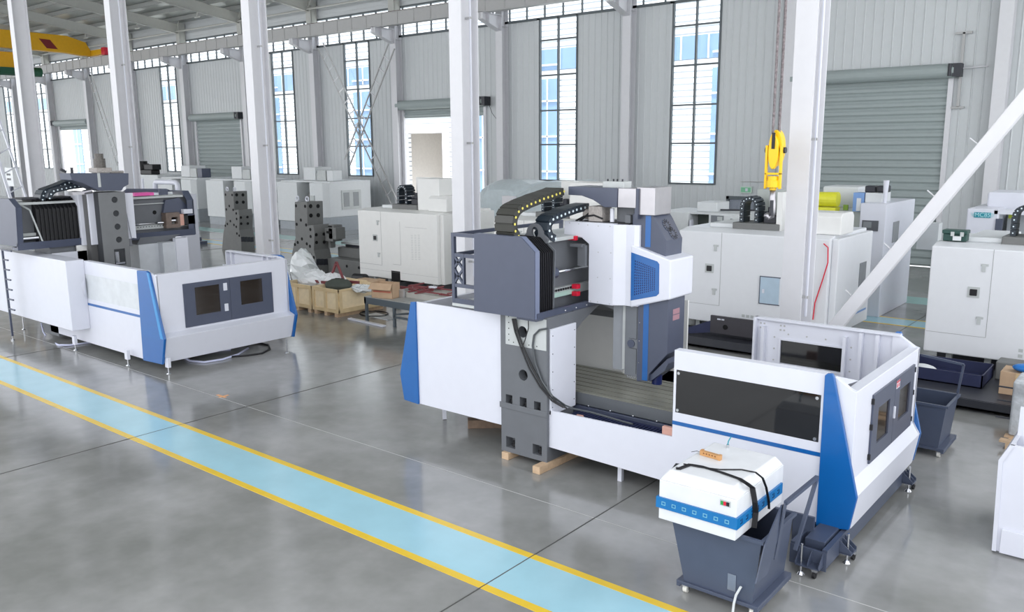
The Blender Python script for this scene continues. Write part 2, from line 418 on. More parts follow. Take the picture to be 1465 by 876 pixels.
lattice((pa[0], pa[2]), (pb[0], pb[2]), 'lattice_brace', 'pale lattice brace running down to the right beside the open doorway at the far left')
# runway beam ---------------------------------------------------------
t = thing('crane_runway_beam', 'long grey crane runway beam carried on brackets along the back wall', 'beam', (-40, RW_Y, 10.28))
m_ = MB().box(-110, 14, RW_Y-0.2, RW_Y+0.2, 10.28, 10.31).box(-110, 14, RW_Y-0.2, RW_Y+0.2, 10.88, 10.91).box(-110, 14, RW_Y-0.16, RW_Y-0.14, 10.31, 10.88)
m_.build('beam', BEAMG, t)
m_ = MB(); x = 13.0
while x > -110: m_.box(x-0.01, x+0.01, RW_Y-0.185, RW_Y-0.16, 10.31, 10.88); x -= 1.15
m_.build('stiffener', BEAMG, t)
MB().box(-110, 14, RW_Y-0.035, RW_Y+0.035, 10.91, 10.97).build('rail', mat('rail_rust', (88, 60, 52), 0.7), t)
# roof ----------------------------------------------------------------
def roofz(y): return 12.62+(W-y)*0.135
ROOF = mat('roof_liner_foil', (182, 186, 184), 0.34, metal=0.55, noise=0.06, nscale=1.0, bump=0.25, bscale=1.2)
m_ = MB(); n = 240; pr = []
m_.add([(-110, W+0.3, roofz(W+0.3)), (4, W+0.3, roofz(W+0.3)), (4, ROOF_Y0, roofz(ROOF_Y0)), (-110, ROOF_Y0, roofz(ROOF_Y0))], [(0, 1, 2, 3)])
struct(m_.build('ceiling', ROOF))
m_ = MB(); y = W-1.1
while y > ROOF_Y0:
    z = roofz(y); m_.box(-110, 4, y-0.035, y+0.035, z-0.24, z-0.02).box(-110, 4, y-0.035, y+0.06, z-0.255, z-0.24); y -= 1.45
struct(m_.build('trim_10', mat('purlin_grey', (152, 154, 152), 0.5)))
RAF = mat('rafter_paint', (186, 187, 182), 0.5, noise=0.02)
for i, x in enumerate(cxs[2:]):
    pw, ph = 0.24, 0.62
    m_ = MB()
    def zz(y): return roofz(y)-0.24
    ys = [W-0.3, ROOF_Y0]
    m_.add([(x+s, y, zz(y)-h) for y in ys for s, h in ((-pw/2, 0), (pw/2, 0), (pw/2, ph), (-pw/2, ph))],
           [(0, 1, 5, 4), (3, 2, 6, 7), (0, 1, 2, 3), (4, 5, 6, 7)])
    m_.add([(x-0.008, W-0.3, zz(W-0.3)), (x-0.008, ROOF_Y0, zz(ROOF_Y0)), (x-0.008, ROOF_Y0, zz(ROOF_Y0)-ph), (x-0.008, W-0.3, zz(W-0.3)-ph),
            (x+0.008, W-0.3, zz(W-0.3)), (x+0.008, ROOF_Y0, zz(ROOF_Y0)), (x+0.008, ROOF_Y0, zz(ROOF_Y0)-ph), (x+0.008, W-0.3, zz(W-0.3)-ph)], [(0, 1, 2, 3), (4, 5, 6, 7)])
    m_.box(x-0.2, x+0.2, W-0.55, W-0.1, 11.2, roofz(W-0.5)-0.2)
    struct(m_.build('trim_%d' % (11+i), RAF))
    b = MB(); yk = 28.6
    b.bar((x, W-0.62, 11.95), (x+0.9, W-0.9, roofz(W-0.9)-0.2), 0.05); b.bar((x, W-0.62, 11.95), (x-0.9, W-0.9, roofz(W-0.9)-0.2), 0.05)
    b.bar((x, yk, zz(yk)-ph), (x, yk-0.05, zz(yk)-ph-0.3), 0.04); b.bar((x-0.3, yk, zz(yk)-ph-0.3), (x+0.3, yk, zz(yk)-ph-0.3), 0.06)
    struct(b.build('trim_%d' % (31+i), RAF))
struct(MB().cyl((-110, W-0.65, 11.95), (14, W-0.65, 11.95), 0.05, n=8).build('trim_50', RAF))
# near columns --------------------------------------------------------
ncol = [(-4.67, 'rightmost of the near row, behind the blue-cornered enclosure and beside the yellow hook'), (-11.56, 'rising behind the machine with the yellow-dotted cable chain'), (-18.48, 'rising behind the left machine enclosure, right of its two dark windows'), (-25.36, 'rising behind the ram of the left machine'), (-32.15, 'leftmost of the near row, in front of the yellow crane girder')]
for i, (x, lb) in enumerate(ncol):
    t = thing('near_column', 'tall white steel H column, '+lb, 'column', (x, 12.75, 0), 'near row of white H columns')
    MB().box(x-0.16, x+0.16, 12.5, 12.52, 0, 14.5).box(x-0.16, x+0.16, 12.98, 13.0, 0, 14.5).box(x-0.006, x+0.006, 12.52, 12.98, 0, 14.5).build('shaft', COLW, t)
    MB().box(x-0.25, x+0.25, 12.42, 13.08, 0, 0.03).build('base_plate', COLW, t)
    if i not in (4,):
        MB().cyl((x+0.13, 12.8, 1.6), (x+0.13, 12.8, 14.5), 0.022, n=8).build('conduit', WHITE, t)
        m_ = MB()
        for zc in (1.9, 4.3, 6.7, 9.1): m_.box(x+0.0, x+0.16, 12.78, 12.82, zc-0.02, zc+0.02)
        m_.each('conduit_clip', BEAMG, t)
# diagonal brace between near columns
t = thing('diagonal_brace', 'white steel tube slanting up to the right from the rightmost near column', 'brace', (-4.4, 12.75, 0.2))
pa = YP(1208, 452, 12.75); pb = YP(1465, 144, 12.75); d = Vector(pb)-Vector(pa)
pa2 = Vector(pa)-d*0.16; pb2 = Vector(pb)+d*0.9
MB().bar(pa2, pb2, 0.19, 0.17, up=(0, 1, 0)).build('tube', COLW, t, bevel=0.015)
m_ = MB()
for k in (0.08, 0.32, 0.57, 0.8):
    c = Vector(pa)+d*k; m_.bar(c+Vector((-0.06, 0, 0.06)), c+Vector((-0.17, 0, 0.15)), 0.012, 0.025, up=(0, 1, 0))
m_.each('lug', COLW, t)

# overhead crane -------------------------------------------------------
t = thing('overhead_crane_girder', 'yellow overhead crane girder with a dark red stripe, at upper left', 'crane', (-64.5, 20, 10.97))
gx = -64.6
prof = [(30.2, 11.42), (29.9, 11.95), (28.6, 12.3), (12, 12.42), (12, 11.3), (28.6, 11.12), (29.6, 11.02), (30.2, 11.02)]
MB().prism(prof, 'x', gx-0.3, gx+0.3).build('box_girder', CRANEY, t, bevel=0.02)
MB().box(gx-0.5, gx+1.9, RW_Y-0.2, RW_Y+0.2, 11.02, 11.42).build('end_carriage', CRANEY, t, bevel=0.02)
MB().box(gx+1.9, gx+2.4, RW_Y-0.22, RW_Y+0.22, 10.98, 11.5).build('end_stop', RED, t)
pp = [XP(x, y, gx+0.31) for x, y in ((55.5, 55), (71.5, 57), (83, 70.5), (67, 69))]
MB().add(pp+[(gx+0.295, p[1], p[2]) for p in pp], [(0, 1, 2, 3), (7, 6, 5, 4), (0, 4, 5, 1), (1, 5, 6, 2), (2, 6, 7, 3), (3, 7, 4, 0)]).build('red_stripe', DRED, t)
MB().box(gx-1.7, gx-0.9, 20, 26.4, 9.9, 11.0).build('crab_frame', CRANEY, t, bevel=0.05)
MB().cyl((gx-1.2, 24.2, 9.75), (gx-1.2, 27.2, 9.75), 0.33).box(gx-1.6, gx-0.8, 24.4, 26.4, 9.5, 9.95).build('hoist_motor', DGREEN, t)
# yellow hook hanging near the right column
HY = 12.0
hx = YP(1110, 230, HY)[0]
def hz(py): return YP(1110, py, HY)[2]
t = thing('crane_hook_block', 'yellow crane hook block hanging on steel ropes in front of the rightmost near column', 'crane hook', (hx, HY, hz(320)))
sc_ = (hz(230)-hz(231))
k = sc_
m_ = MB(); rr = 13*k
zc = hz(212)
# sheave housing: two rounded cheeks and pulley
pr = [(hx+14*k*math.sin(a)*0.75, zc+26*k*math.cos(a)) for a in [2*PI*i/28 for i in range(28)]]
MB().prism(pr, 'y', HY-0.05, HY+0.09).build('housing', YEL, t, bevel=0.012)
pr = [(hx+7.5*k*math.sin(a), zc-6*k+24*k*math.cos(a)) for a in [2*PI*i/24 for i in range(24)]]
MB().prism(pr, 'y', HY-0.12, HY-0.04).build('rope_sheave', YEL, t, bevel=0.01)
MB().box(hx-2.2*k, hx+2.2*k, HY-0.135, HY-0.12, hz(213), hz(190)).build('rope_slot', BLACK, t)
MB().box(hx-12.5*k, hx-9*k, HY-0.1, HY-0.05, hz(270), hz(208)).box(hx+9*k, hx+12.5*k, HY-0.1, HY-0.05, hz(270), hz(208)).box(hx-12.5*k, hx+12.5*k, HY-0.1, HY-0.06, hz(250), hz(247)).build('side_plate', YEL, t, bevel=0.006)
MB().cyl((hx-15*k, HY-0.02, hz(215)), (hx+15*k, HY-0.02, hz(215)), 4.5*k).build('axle_pin', DARK, t)
MB().cyl((hx, HY-0.06, hz(252)), (hx, HY-0.06, hz(262)), 8*k).cyl((hx, HY-0.06, hz(258)), (hx, HY-0.06, hz(268)), 10*k).cyl((hx, HY-0.06, hz(268)), (hx, HY-0.06, hz(272)), 5*k).build('swivel_collar', YEL, t, bevel=0.005)
hp = [(0, 272), (0, 283), (2.5, 292), (2.8, 302), (0.5, 309), (-3, 311), (-5.5, 306)]
MB().tube([(hx+a*k, HY-0.06-abs(a)*k*1.2, hz(b)) for a, b in hp], 4.2*k, 10).build('hook', BRUSH, t, smooth=True)
MB().tube([(hx+0.02, HY-0.12, hz(286)), (hx+0.03, HY-0.13, hz(308))], 2.6*k, 8).build('latch', DARK, t)
zt = 15.0
MB().cyl((hx-0.02, HY-0.11, hz(192)), (hx-0.02, HY-0.11, zt), 0.02, n=8).cyl((hx+0.035, HY-0.02, hz(192)), (hx+0.045, HY-0.02, zt), 0.02, n=8).build('steel_rope', mat('rope_steel', (120, 112, 114), 0.5, metal=0.3, noise=0.5, nscale=30), t)

# outside --------------------------------------------------------------
OUTW = bpy.data.materials.new('ribbed_white_cladding'); OUTW.use_nodes = True
nt = OUTW.node_tree; N = nt.nodes; b = N['Principled BSDF']; b.inputs['Roughness'].default_value = 0.6
tc = N.new('ShaderNodeTexCoord'); sp = N.new('ShaderNodeSeparateXYZ'); nt.links.new(tc.outputs['Object'], sp.inputs[0])
mm = N.new('ShaderNodeMath'); mm.operation = 'MULTIPLY'; mm.inputs[1].default_value = 2.6; nt.links.new(sp.outputs['Z'], mm.inputs[0])
fr = N.new('ShaderNodeMath'); fr.operation = 'FRACT'; nt.links.new(mm.outputs[0], fr.inputs[0])
rp = N.new('ShaderNodeValToRGB'); nt.links.new(fr.outputs[0], rp.inputs['Fac'])
rp.color_ramp.elements[0].position = 0.28; rp.color_ramp.elements[0].color = (0.28, 0.31, 0.34, 1)
rp.color_ramp.elements[1].position = 0.3; rp.color_ramp.elements[1].color = (0.85, 0.86, 0.88, 1)
nt.links.new(rp.outputs['Color'], b.inputs['Base Color'])
FY = 50.0
t = thing('neighbouring_factory', 'white ribbed factory building with blue glazing seen outside through the windows', 'building', (-40, FY, 0))
dq0 = YP(586, 255, FY); dq1 = YP(636, 190, FY)
MB().holed('y', FY, FY+0.3, -190, 30, 0, 24, [(dq0[0], dq1[0], 0.01, dq1[2])]).build('facade', OUTW, t)
INB = mat('inner_beige', (206, 202, 196), 0.7)
MB().box(dq0[0]-3, dq1[0]+3, FY+7, FY+7.2, 0, 12).box(dq0[0]-3.2, dq0[0]-3, FY+0.3, FY+7, 0, 12).box(dq1[0]+3, dq1[0]+3.2, FY+0.3, FY+7, 0, 12).box(dq0[0]-3, dq1[0]+3, FY+0.3, FY+7, 12, 12.2).build('inner_wall', INB, t)
MB().box(dq0[0]-0.5, dq0[0], FY-0.3, FY-0.001, 0, dq1[2]).box(dq1[0], dq1[0]+0.5, FY-0.3, FY-0.001, 0, dq1[2]).box(dq0[0]-0.5, dq1[0]+0.5, FY-0.3, FY-0.001, dq1[2], dq1[2]+0.6).build('door_surround', WHITE, t)
MB().box(dq0[0]+1.6, dq0[0]+1.9, FY+6.8, FY+7, 0, 12).box(dq0[0]+2.6, dq0[0]+3.2, FY+3, FY+5, 0, 3.6).build('inner_column', INB, t)
BG = mat('blue_outside_glazing', (118, 146, 178), 0.3, noise=0.08, nscale=0.6)
za = YP(1000, 84, FY)[2]; zb = YP(1000, 50, FY)[2]
MB().box(-190, 30, FY-0.1, FY, za, zb).build('ribbon_window', BG, t)
m_ = MB(); q = MB(); x = -20.5
for x in (-14.0, -22.3, -36.2, -42.4, -56.3, -69.2, -83.0, -97.0, -111.0, -125.0):
    m_.box(x-2.1, x, FY-0.1, FY, 0.5, za-0.6)
    for zz in (2.5, 5, 7.5, 10): q.box(x-2.1, x, FY-0.16, FY-0.1, zz-0.06, zz+0.06)
    q.box(x-1.05, x-0.95, FY-0.16, FY-0.1, 0.5, za-0.6)
m_.each('tall_window', BG, t); 
x = -190
while x < 30: q.box(x-0.05, x+0.05, FY-0.16, FY-0.1, za, zb); x += 1.9
q.build('window_bars', WHITE, t)
gm = MB().box(-190, 30, W+0.3, FY, -0.3, -0.05).build('paved_yard', mat('yard_concrete', (200, 200, 196), 0.8, noise=0.05))
tag(gm, 'pale concrete yard outside the back wall, seen through the open shutters', 'yard'); gm['kind'] = 'structure'; gm.name = 'trim_60'; del gm['label']; del gm['category']
# ================================================================== MAIN GANTRY MACHINE
def xz(pts, y): return [(YP(a, b, y)[0], YP(a, b, y)[2]) for a, b in pts]
def yz(pts, x): return [(XP(a, b, x)[1], XP(a, b, x)[2]) for a, b in pts]
def chain(parent, pins, x0, x1, h, pinmat, bodymat, name='cable_chain'):
    # pins: YZ path of the pin row; the chain hangs h thick around it
    P = [Vector((0, a, b)) for a, b in pins]
    c = MB(); pm = MB()
    def frame(i):
        d = (P[min(i+1, len(P)-1)]-P[max(i-1, 0)]).normalized(); return d, Vector((0, -d.z, d.y))
    for i in range(len(P)-1):
        d = (P[i+1]-P[i]); L_ = d.length; d.normalize(); nrm = Vector((0, -d.z, d.y))
        a = P[i]+d*L_*0.03; b = P[i]+d*L_*0.97
        q = [a-nrm*h/2, b-nrm*h/2, b+nrm*h/2, a+nrm*h/2]
        c.add([(x0, v.y, v.z) for v in q]+[(x1, v.y, v.z) for v in q], [(0, 1, 2, 3), (7, 6, 5, 4), (0, 4, 5, 1), (1, 5, 6, 2), (2, 6, 7, 3), (3, 7, 4, 0)])
        a = P[i]-d*0.01; b = P[i]+d*L_*1.02; q = [a-nrm*h*0.42, b-nrm*h*0.42, b+nrm*h*0.42, a+nrm*h*0.42]
        c.add([(x0+0.01, v.y, v.z) for v in q]+[(x1-0.01, v.y, v.z) for v in q], [(0, 1, 2, 3), (7, 6, 5, 4), (0, 4, 5, 1), (1, 5, 6, 2), (2, 6, 7, 3), (3, 7, 4, 0)])
    for v in P:
        pm.cyl((x1, v.y, v.z), (x1+0.006, v.y, v.z), 0.017, n=8)
    o = c.build(name, bodymat, parent); pm.each('chain_pin', pinmat, o); return o
CHB = mat('chain_black', (58, 58, 54), 0.45, noise=0.05)
CHB2 = mat('chain_blue_black', (36, 46, 56), 0.4)
YDOT = mat('chain_pin_yellow', (236, 222, 110), 0.5)
WDOT = mat('chain_pin_white', (222, 234, 240), 0.5)

G = thing('gantry_milling_machine', 'large white and blue gantry milling machine in the centre, perforated blue panel on its head', 'machine', (-5.6, 9.7, 0.0))
YF = 8.5; YB = 10.95
# --- near and far casting columns
for s, (ya, yb) in enumerate(((8.45, 9.05), (10.4, 11.0))):
    if s == 0:
        fr = 8.45
        m_ = MB()
        rc = []
        for a, b, c_, d_ in ((723.5, 564, 733, 580), (743.5, 568, 753.5, 586), (764, 574, 773.5, 592), (724, 624, 737, 643), (762, 635, 775, 653)):
            p = YP(a, b, fr); q = YP(c_, d_, fr); rc.append((p[0], q[0], q[2], p[2]))
        rd = []
        for a, b, r in ((748, 475, 0.075), (748.5, 537, 0.075)):
            p = YP(a, b, fr); rd.append((p[0], p[2], r))
        m_.holed('y', fr, fr+0.14, -7.08, -6.3, 0.1, 2.05, rc, rd)
        m_.build('column_front', GREY, G)
        MB().box(-7.08, -6.3, fr+0.141, yb, 0.1, 2.05).build('column', GREY, G)
        m_ = MB()
        for r in rd: m_.cyl((r[0], fr+0.132, r[1]), (r[0], fr+0.1405, r[1]), 0.08)
        m_.each('bore_bottom', VOID, G)
        m_ = MB()
        for r in rc:
            m_.cyl(((r[0]*0.4+r[1]*0.6), fr+0.06, r[2]), ((r[0]*0.4+r[1]*0.6), fr+0.06, r[2]+0.09), 0.02, n=8)
            m_.cyl(((r[0]*0.4+r[1]*0.6), fr+0.06, r[2]+0.02), ((r[0]*0.4+r[1]*0.6), fr+0.06, r[2]+0.05), 0.034, n=6)
        m_.each('anchor_bolt', BLACK, G, k=2)
        zz0 = YP(715, 595, fr)[2]; zz1 = YP(715, 580, fr)[2]
        MB().box(-7.1, -6.3, fr-0.012, fr, 0.72, 0.80).build('joint_ledge', GREY, G, bevel=0.004)
        pl = xz(((723.5, 453), (724, 500), (728, 504), (781, 514), (784.5, 513), (784.5, 460)), fr)
        m_ = MB(); r = rd[0]
        m_.holed('y', fr-0.008, fr-0.0005, pl[1][0], -6.31, 1.62, 2.03, [], [(r[0], r[1], 0.078)])
        m_.build('machined_pad', GREYL, G, bevel=0.002)
        m_ = MB()
        for i in range(5): m_.cyl((-6.93, fr-0.012, 1.68+i*0.08), (-6.93, fr-0.006, 1.68+i*0.08), 0.008, n=6)
        for i in range(4): m_.cyl((-6.85+i*0.13, fr-0.012, 1.66), (-6.85+i*0.13, fr-0.006, 1.66), 0.008, n=6)
        m_.build('tapped_holes', VOID, G)
    else:
        MB().box(-7.08, -6.3, ya, yb, 0.1, 2.05).build('column', GREY, G)
        MB().box(-7.3, -6.27, ya-0.03, ya-0.002, 0.9, 1.98).build('column_guard', CREAM, G)
# flared saddle under the beam on the inner side of the near column
MB().prism([(8.6, 2.05), (9.75, 2.05), (9.3, 1.86), (9.05, 1.7), (8.6, 1.7)], 'x', -7.0, -6.34).build('beam_seat', GREY, G)
MB().prism([(10.85, 2.05), (9.75, 2.05), (10.2, 1.86), (10.4, 1.7), (10.85, 1.7)], 'x', -7.0, -6.34).build('beam_seat', GREY, G)
# inner white guards at columns
m_ = MB().box(-6.30, -6.27, 8.5, 9.06, 0.75, 1.9); o = m_.build('column_guard', WHITE, G, bevel=0.004)
m_ = MB()
for i in range(5):
    for yy in (8.53, 9.02): m_.cyl((-6.27, yy, 0.85+i*0.24), (-6.264, yy, 0.85+i*0.24), 0.007, n=6)
m_.build('guard_screws', DARK, o)
o = MB().box(-6.30, -6.27, 10.3, 10.95, 0.75, 1.95).build('column_guard', CREAM, G, bevel=0.004)
# rear folded sheets visible under the beam
m_ = MB().box(-8.9, YP(983, 475, YB)[0], YB, YB+0.03, 0.25, 2.0).box(-8.9, -4.6, YB, YB+0.03, 0.25, 0.9)
m_.build('rear_sheet', CREAM, G)
m_ = MB()
for zz in (1.12, 1.38, 1.65): m_.box(-8.5, -6.3, YB-0.05, YB, zz, zz+0.03)
for xx in (-8.2, -7.4): m_.box(xx, xx+0.04, YB-0.05, YB, 0.9, 1.95)
m_.each('sheet_fold', CREAM, G)
q = XP(878, 475, -6.2)
# bed, table with T slots
MB().box(-8.5, -2.95, 9.16, 10.3, 0.28, 0.62).build('bed', GREY, G)
MB().box(-8.45, -3.0, 9.1, 10.36, 0.62, 0.74).build('bed_ledge', SLATE, G, bevel=0.006)
pr = []; n = 7; y0, y1_ = 9.14, 10.32; p = (y1_-y0)/n
pr = [(y0, 0.76)]
pr.append((y0, 0.93))
for i in range(n):
    c = y0+p*(i+0.5); pr += [(c-0.014, 0.93), (c-0.014, 0.9), (c-0.024, 0.9), (c-0.024, 0.88), (c+0.024, 0.88), (c+0.024, 0.9), (c+0.014, 0.9), (c+0.014, 0.93)]
pr += [(y1_, 0.93), (y1_, 0.76)]
MB().prism(pr, 'x', -8.2, -3.2).build('slotted_table', TABLE, G)
MB().box(-8.19, -3.21, 9.125, 9.139, 0.755, 0.915).build('table_shade_sheet', mat('table_shade_slate', (96, 100, 104), 0.45), G)  # dark sheet added to shade the table front, otherwise too bright
m_ = MB()
for x in (-6.1, -5.75, -5.4, -5.05, -4.7): m_.sphere((x, 9.12, 0.755), 0.014)
m_.each('ledge_stud', STEEL, G)
# chip chute with grating along the near side
for s, (ya, yb) in enumerate(((8.56, 9.09), (10.37, 10.92))):
    MB().box(-6.28 if s == 0 else -8.5, -2.8, ya, yb, 0.6, 0.64).build('chute_floor', NAVY, G)
    m_ = MB(); x = -6.22 if s == 0 else -6.2
    while x < (-4.4 if s == 0 else -4.0):
        m_.box(x, x+0.022, ya+0.06, yb-0.02, 0.64, 0.685); x += 0.05
    m_.box(-6.25, -4.4, ya+0.05, ya+0.065, 0.64, 0.70).box(-6.25, -4.4, yb-0.03, yb-0.015, 0.64, 0.70)
    m_.build('chute_grating', NAVY, G)
q = YP(955, 612, 8.58)
o = MB().box(-4.66, -4.5, 8.54, 8.6, 0.75, 0.93).build('copper_bracket', COPPER, G, bevel=0.01)
MB().cyl((-4.53, 8.53, 0.8), (-4.53, 8.54, 0.8), 0.02, n=10).build('bracket_hole', VOID, o)
MB().tube([(-6.05, 8.72, 0.69), (-6.0, 8.72, 0.75), (-5.93, 8.73, 0.75), (-5.9, 8.74, 0.69)], 0.014, 8).build('lifting_shackle', COPPER, G)
# front skirt sheet
xl, xr = -6.3, -2.76
o = MB().prism([(xl, 0.31), (xl, 0.815), (-4.5, 0.83), (-4.5, 1.9), (-2.765, 1.89), (-2.76, 0.24)], 'y', 8.5, 8.53)
# polygon with a window: build as pieces
m_ = MB().prism([(xl, 0.305), (xl, 0.81), (-4.5, 0.84), (-4.5, 0.265)], 'y', 8.5, 8.53)
m_.build('front_skirt', WHITE, G)
wx0, wx1, wz0, wz1 = -4.47, -2.80, 1.15, 1.665
m_ = MB().holed('y', 8.5, 8.54, -4.5, -2.76, 0.25, 1.895, [(wx0, wx1, wz0, wz1)])
m_.box(-4.5, -2.76, 8.54, 8.62, 1.87, 1.895)
m_.build('side_panel', WHITE, G)
o = MB().box(wx0-0.01, wx1+0.01, 8.506, 8.514, wz0-0.01, wz1+0.01).build('dark_window', GLASSD, G)
m_ = MB()
for x in (wx0+0.03, wx1-0.04):
    for z in (wz0+0.03, wz1-0.04): m_.cyl((x, 8.495, z), (x, 8.507, z), 0.018, n=12)
m_.each('window_bolt', STEEL, o)
MB().box(-4.5, -2.77, 8.494, 8.4995, 1.0, 1.045).build('blue_stripe', BLUE, G)
# blue corner plates (near and far)
bp = [(-2.765, 1.892), (-2.74, 1.915), (-2.69, 1.92), (-2.672, 1.89), (-2.361, 0.66), (-2.42, 0.295), (-2.758, 0.24)]
MB().prism(bp, 'y', 8.455, 8.50).build('blue_corner', BLUE, G, bevel=0.008)
MB().prism([(a, b) for a, b in bp], 'y', 10.96, 11.005).build('blue_corner', BLUE, G, bevel=0.008)
# end wall
pro = [(-2.45, 1.76), (-2.45, 0.80), (-2.37, 0.665), (-2.43, 0.27), (-2.5, 0.27), (-2.46, 0.62), (-2.56, 0.80), (-2.57, 1.76)]
MB().prism(pro, 'y', 8.56, 10.94).build('end_panel', WHITE, G, bevel=0.006)
MB().prism([(-2.765, 1.88), (-2.67, 1.88), (-2.50, 1.77), (-2.45, 1.755), (-2.45, 0.80), (-2.37, 0.665), (-2.43, 0.28), (-2.765, 0.26)], 'y', 8.502, 8.56).build('corner_sheet', WHITE, G, bevel=0.004)
MB().prism([(-2.765, 1.88), (-2.67, 1.88), (-2.50, 1.77), (-2.45, 1.755), (-2.45, 0.80), (-2.37, 0.665), (-2.43, 0.28), (-2.765, 0.26)], 'y', 10.9, 10.958).build('corner_sheet', WHITE, G, bevel=0.004)
# sloped inner gusset of the rim
m_ = MB()
m_.add([(-2.74, 8.56, 1.88), (-2.58, 8.56, 1.80), (-2.57, 8.95, 1.76), (-2.57, 8.95, 0.9), (-2.74, 8.56, 0.9)], [(0, 1, 2), (0, 2, 3, 4)])
m_.build('corner_gusset', WHITE, G)
# cabinet doors in the end wall
xd = -2.45
DY = [XP(a, b, xd) for a, b in ((1248.2, 565.5), (1307, 521.7), (1241.4, 665.9), (1299.6, 611.8))]
y0, y1_, z0, z1 = DY[0][1], DY[1][1], 0.83, 1.60
wr = []
for a, b, c_, d_ in ((1254.4, 583, 1267, 619.4), (1285, 557.4, 1296.4, 588.5)):
    p = XP(a, b, xd); q = XP(c_, d_, xd); wr.append((p[1], q[1], q[2], p[2]))
ym = (y0+y1_)/2
for i in range(2):
    r = wr[i]; a, b = (y0, ym-0.004) if i == 0 else (ym+0.004, y1_)
    o = MB().holed('x', xd+0.001, xd+0.022, a, b, z0, z1, [r]).build('cabinet_door', SLATE, G)
    o['label'] = 'slate grey door with a dark window'
    MB().box(xd+0.003, xd+0.006, r[0]-0.005, r[1]+0.005, r[2]-0.005, r[3]+0.005).build('door_window', GLASSB, o)
    hy = a-0.02 if i == 0 else b+0.005
    m_ = MB()
    for zz in (z0+0.05, (z0+z1)/2, z1-0.1): m_.box(xd, xd+0.03, hy, hy+0.02, zz, zz+0.06)
    m_.each('door_hinge', BLACK, o)
    if i == 1:
        MB().box(xd+0.022, xd+0.045, ym-0.03, ym-0.005, 1.14, 1.28).build('door_handle', WHITE, o, bevel=0.004)
        MB().box(xd+0.0222, xd+0.023, ym+0.03, ym+0.17, 1.47, 1.56).build('warning_label', WHITE, o)
        MB().box(xd+0.0232, xd+0.0236, ym+0.03, ym+0.17, 1.535, 1.56).box(xd+0.0232, xd+0.0236, ym+0.045, ym+0.09, 1.48, 1.525).box(xd+0.0232, xd+0.0236, ym+0.11, ym+0.155, 1.48, 1.525).build('label_symbols', mat('label_red', (190, 70, 80), 0.5), o)
# rear wall of enclosure
wp = [YP(a, b, YB) for a, b in ((1118, 486), (1207, 498), (1206, 533), (1117, 522))]
rr = (wp[0][0], wp[1][0], wp[2][2], wp[0][2])
m_ = MB().holed('y', YB-0.02, YB+0.01, -4.55, -2.67, 0.27, 1.9, [rr])
m_.box(-4.55, -2.67, YB-0.07, YB-0.02, 1.87, 1.9).box(-4.55, -4.52, YB-0.12, YB, 0.3, 1.9)
m_.build('rear_panel', WHITE, G)
o = MB().box(rr[0]-0.01, rr[1]+0.01, YB-0.006, YB-0.001, rr[2]-0.01, rr[3]+0.01).build('rear_window', GLASSD, G)
m_ = MB(); t_ = 0.025
m_.holed('y', YB-0.035, YB-0.02, rr[0]-t_, rr[1]+t_, rr[2]-t_, rr[3]+t_, [rr]); m_.build('window_trim', WHITE, o)
m_ = MB()
for x in (-4.42, -3.33, -3.13, -2.93): m_.box(x-0.02, x+0.02, YB-0.1, YB-0.02, 0.4, 1.86 if x in (-3.13, -2.93) else 1.78)
m_.each('stiffening_post', WHITE, G)
m_ = MB()
for i in range(4): m_.cyl((rr[0]+0.1+i*0.25, YB-0.026, rr[3]+0.09), (rr[0]+0.1+i*0.25, YB-0.02, rr[3]+0.09), 0.012, n=8)
for i in range(3):
    for x in (rr[0]-0.09, rr[1]+0.1): m_.cyl((x, YB-0.026, rr[2]+0.03+i*0.16), (x, YB-0.02, rr[2]+0.03+i*0.16), 0.012, n=8)
for a in (-4.48, -4.43, -4.2, -4.15):
    for b in (1.75, 1.81): m_.box(a-0.012, a+0.012, YB-0.024, YB-0.018, b-0.012, b+0.012)
m_.build('panel_screws', BEAMG, G)
# left sheet, blue wedge, end
MB().prism([(-8.72, 1.995), (-7.09, 1.995), (-7.09, 0.445), (-8.71, 0.445)], 'y', 8.49, 8.52).build('left_skirt', WHITE, G)
MB().prism([(-8.81, 1.985), (-8.715, 1.997), (-8.705, 0.44), (-9.007, 0.455), (-9.081, 0.852)], 'y', 8.46, 8.50).build('blue_corner', BLUE, G, bevel=0.005)
MB().prism([(-8.86, 1.94), (-8.78, 1.94), (-8.78, 0.5), (-8.98, 0.5), (-9.05, 0.86), (-8.98, 1.1)], 'y', 8.54, 10.9).build('end_panel', WHITE, G)
# feet
MB().box(-5.37, -5.31, 8.71, 8.77, 0.0, 0.62).build('leg', WHITE, G, bevel=0.004)
MB().bar((-8.83, 9.15, 0.0), (-9.0, 9.3, 0.62), 0.06, 0.05).build('leg', WHITE, G)
MB().box(-3.2, -3.14, 10.6, 10.66, 0.0, 0.62).build('leg', WHITE, G)
MB().box(-4.4, -4.34, 10.6, 10.66, 0.0, 0.62).build('leg', WHITE, G)
# --- cross beam ------------------------------------------------------
BXF = -6.62
MB().box(-7.3, BXF, 8.72, 11.1, 2.05, 2.98).build('cross_beam', GREY, G, bevel=0.01)
MB().box(-7.25, BXF+0.1, 8.72, 11.1, 2.98, 3.03).build('upper_way', GREYL, G, bevel=0.004)
MB().box(BXF, BXF+0.07, 8.75, 11.1, 2.22, 2.34).build('lower_way', GREYL, G)
m_ = MB(); y = 8.8
while y < 9.5:
    m_.box(BXF+0.07, BXF+0.085, y, y+0.03, 2.30, 2.33); y += 0.055
m_.each('rail_bolt', BLACK, G)
MB().box(BXF+0.07, BXF+0.09, 8.75, 9.4, 2.225, 2.285).build('scale_cover', mat('pale_green_strip', (168, 196, 186), 0.4), G)
MB().cyl((BXF+0.14, 8.8, 2.58), (BXF+0.14, 9.6, 2.58), 0.022).build('ball_screw', STEEL, G, smooth=True)
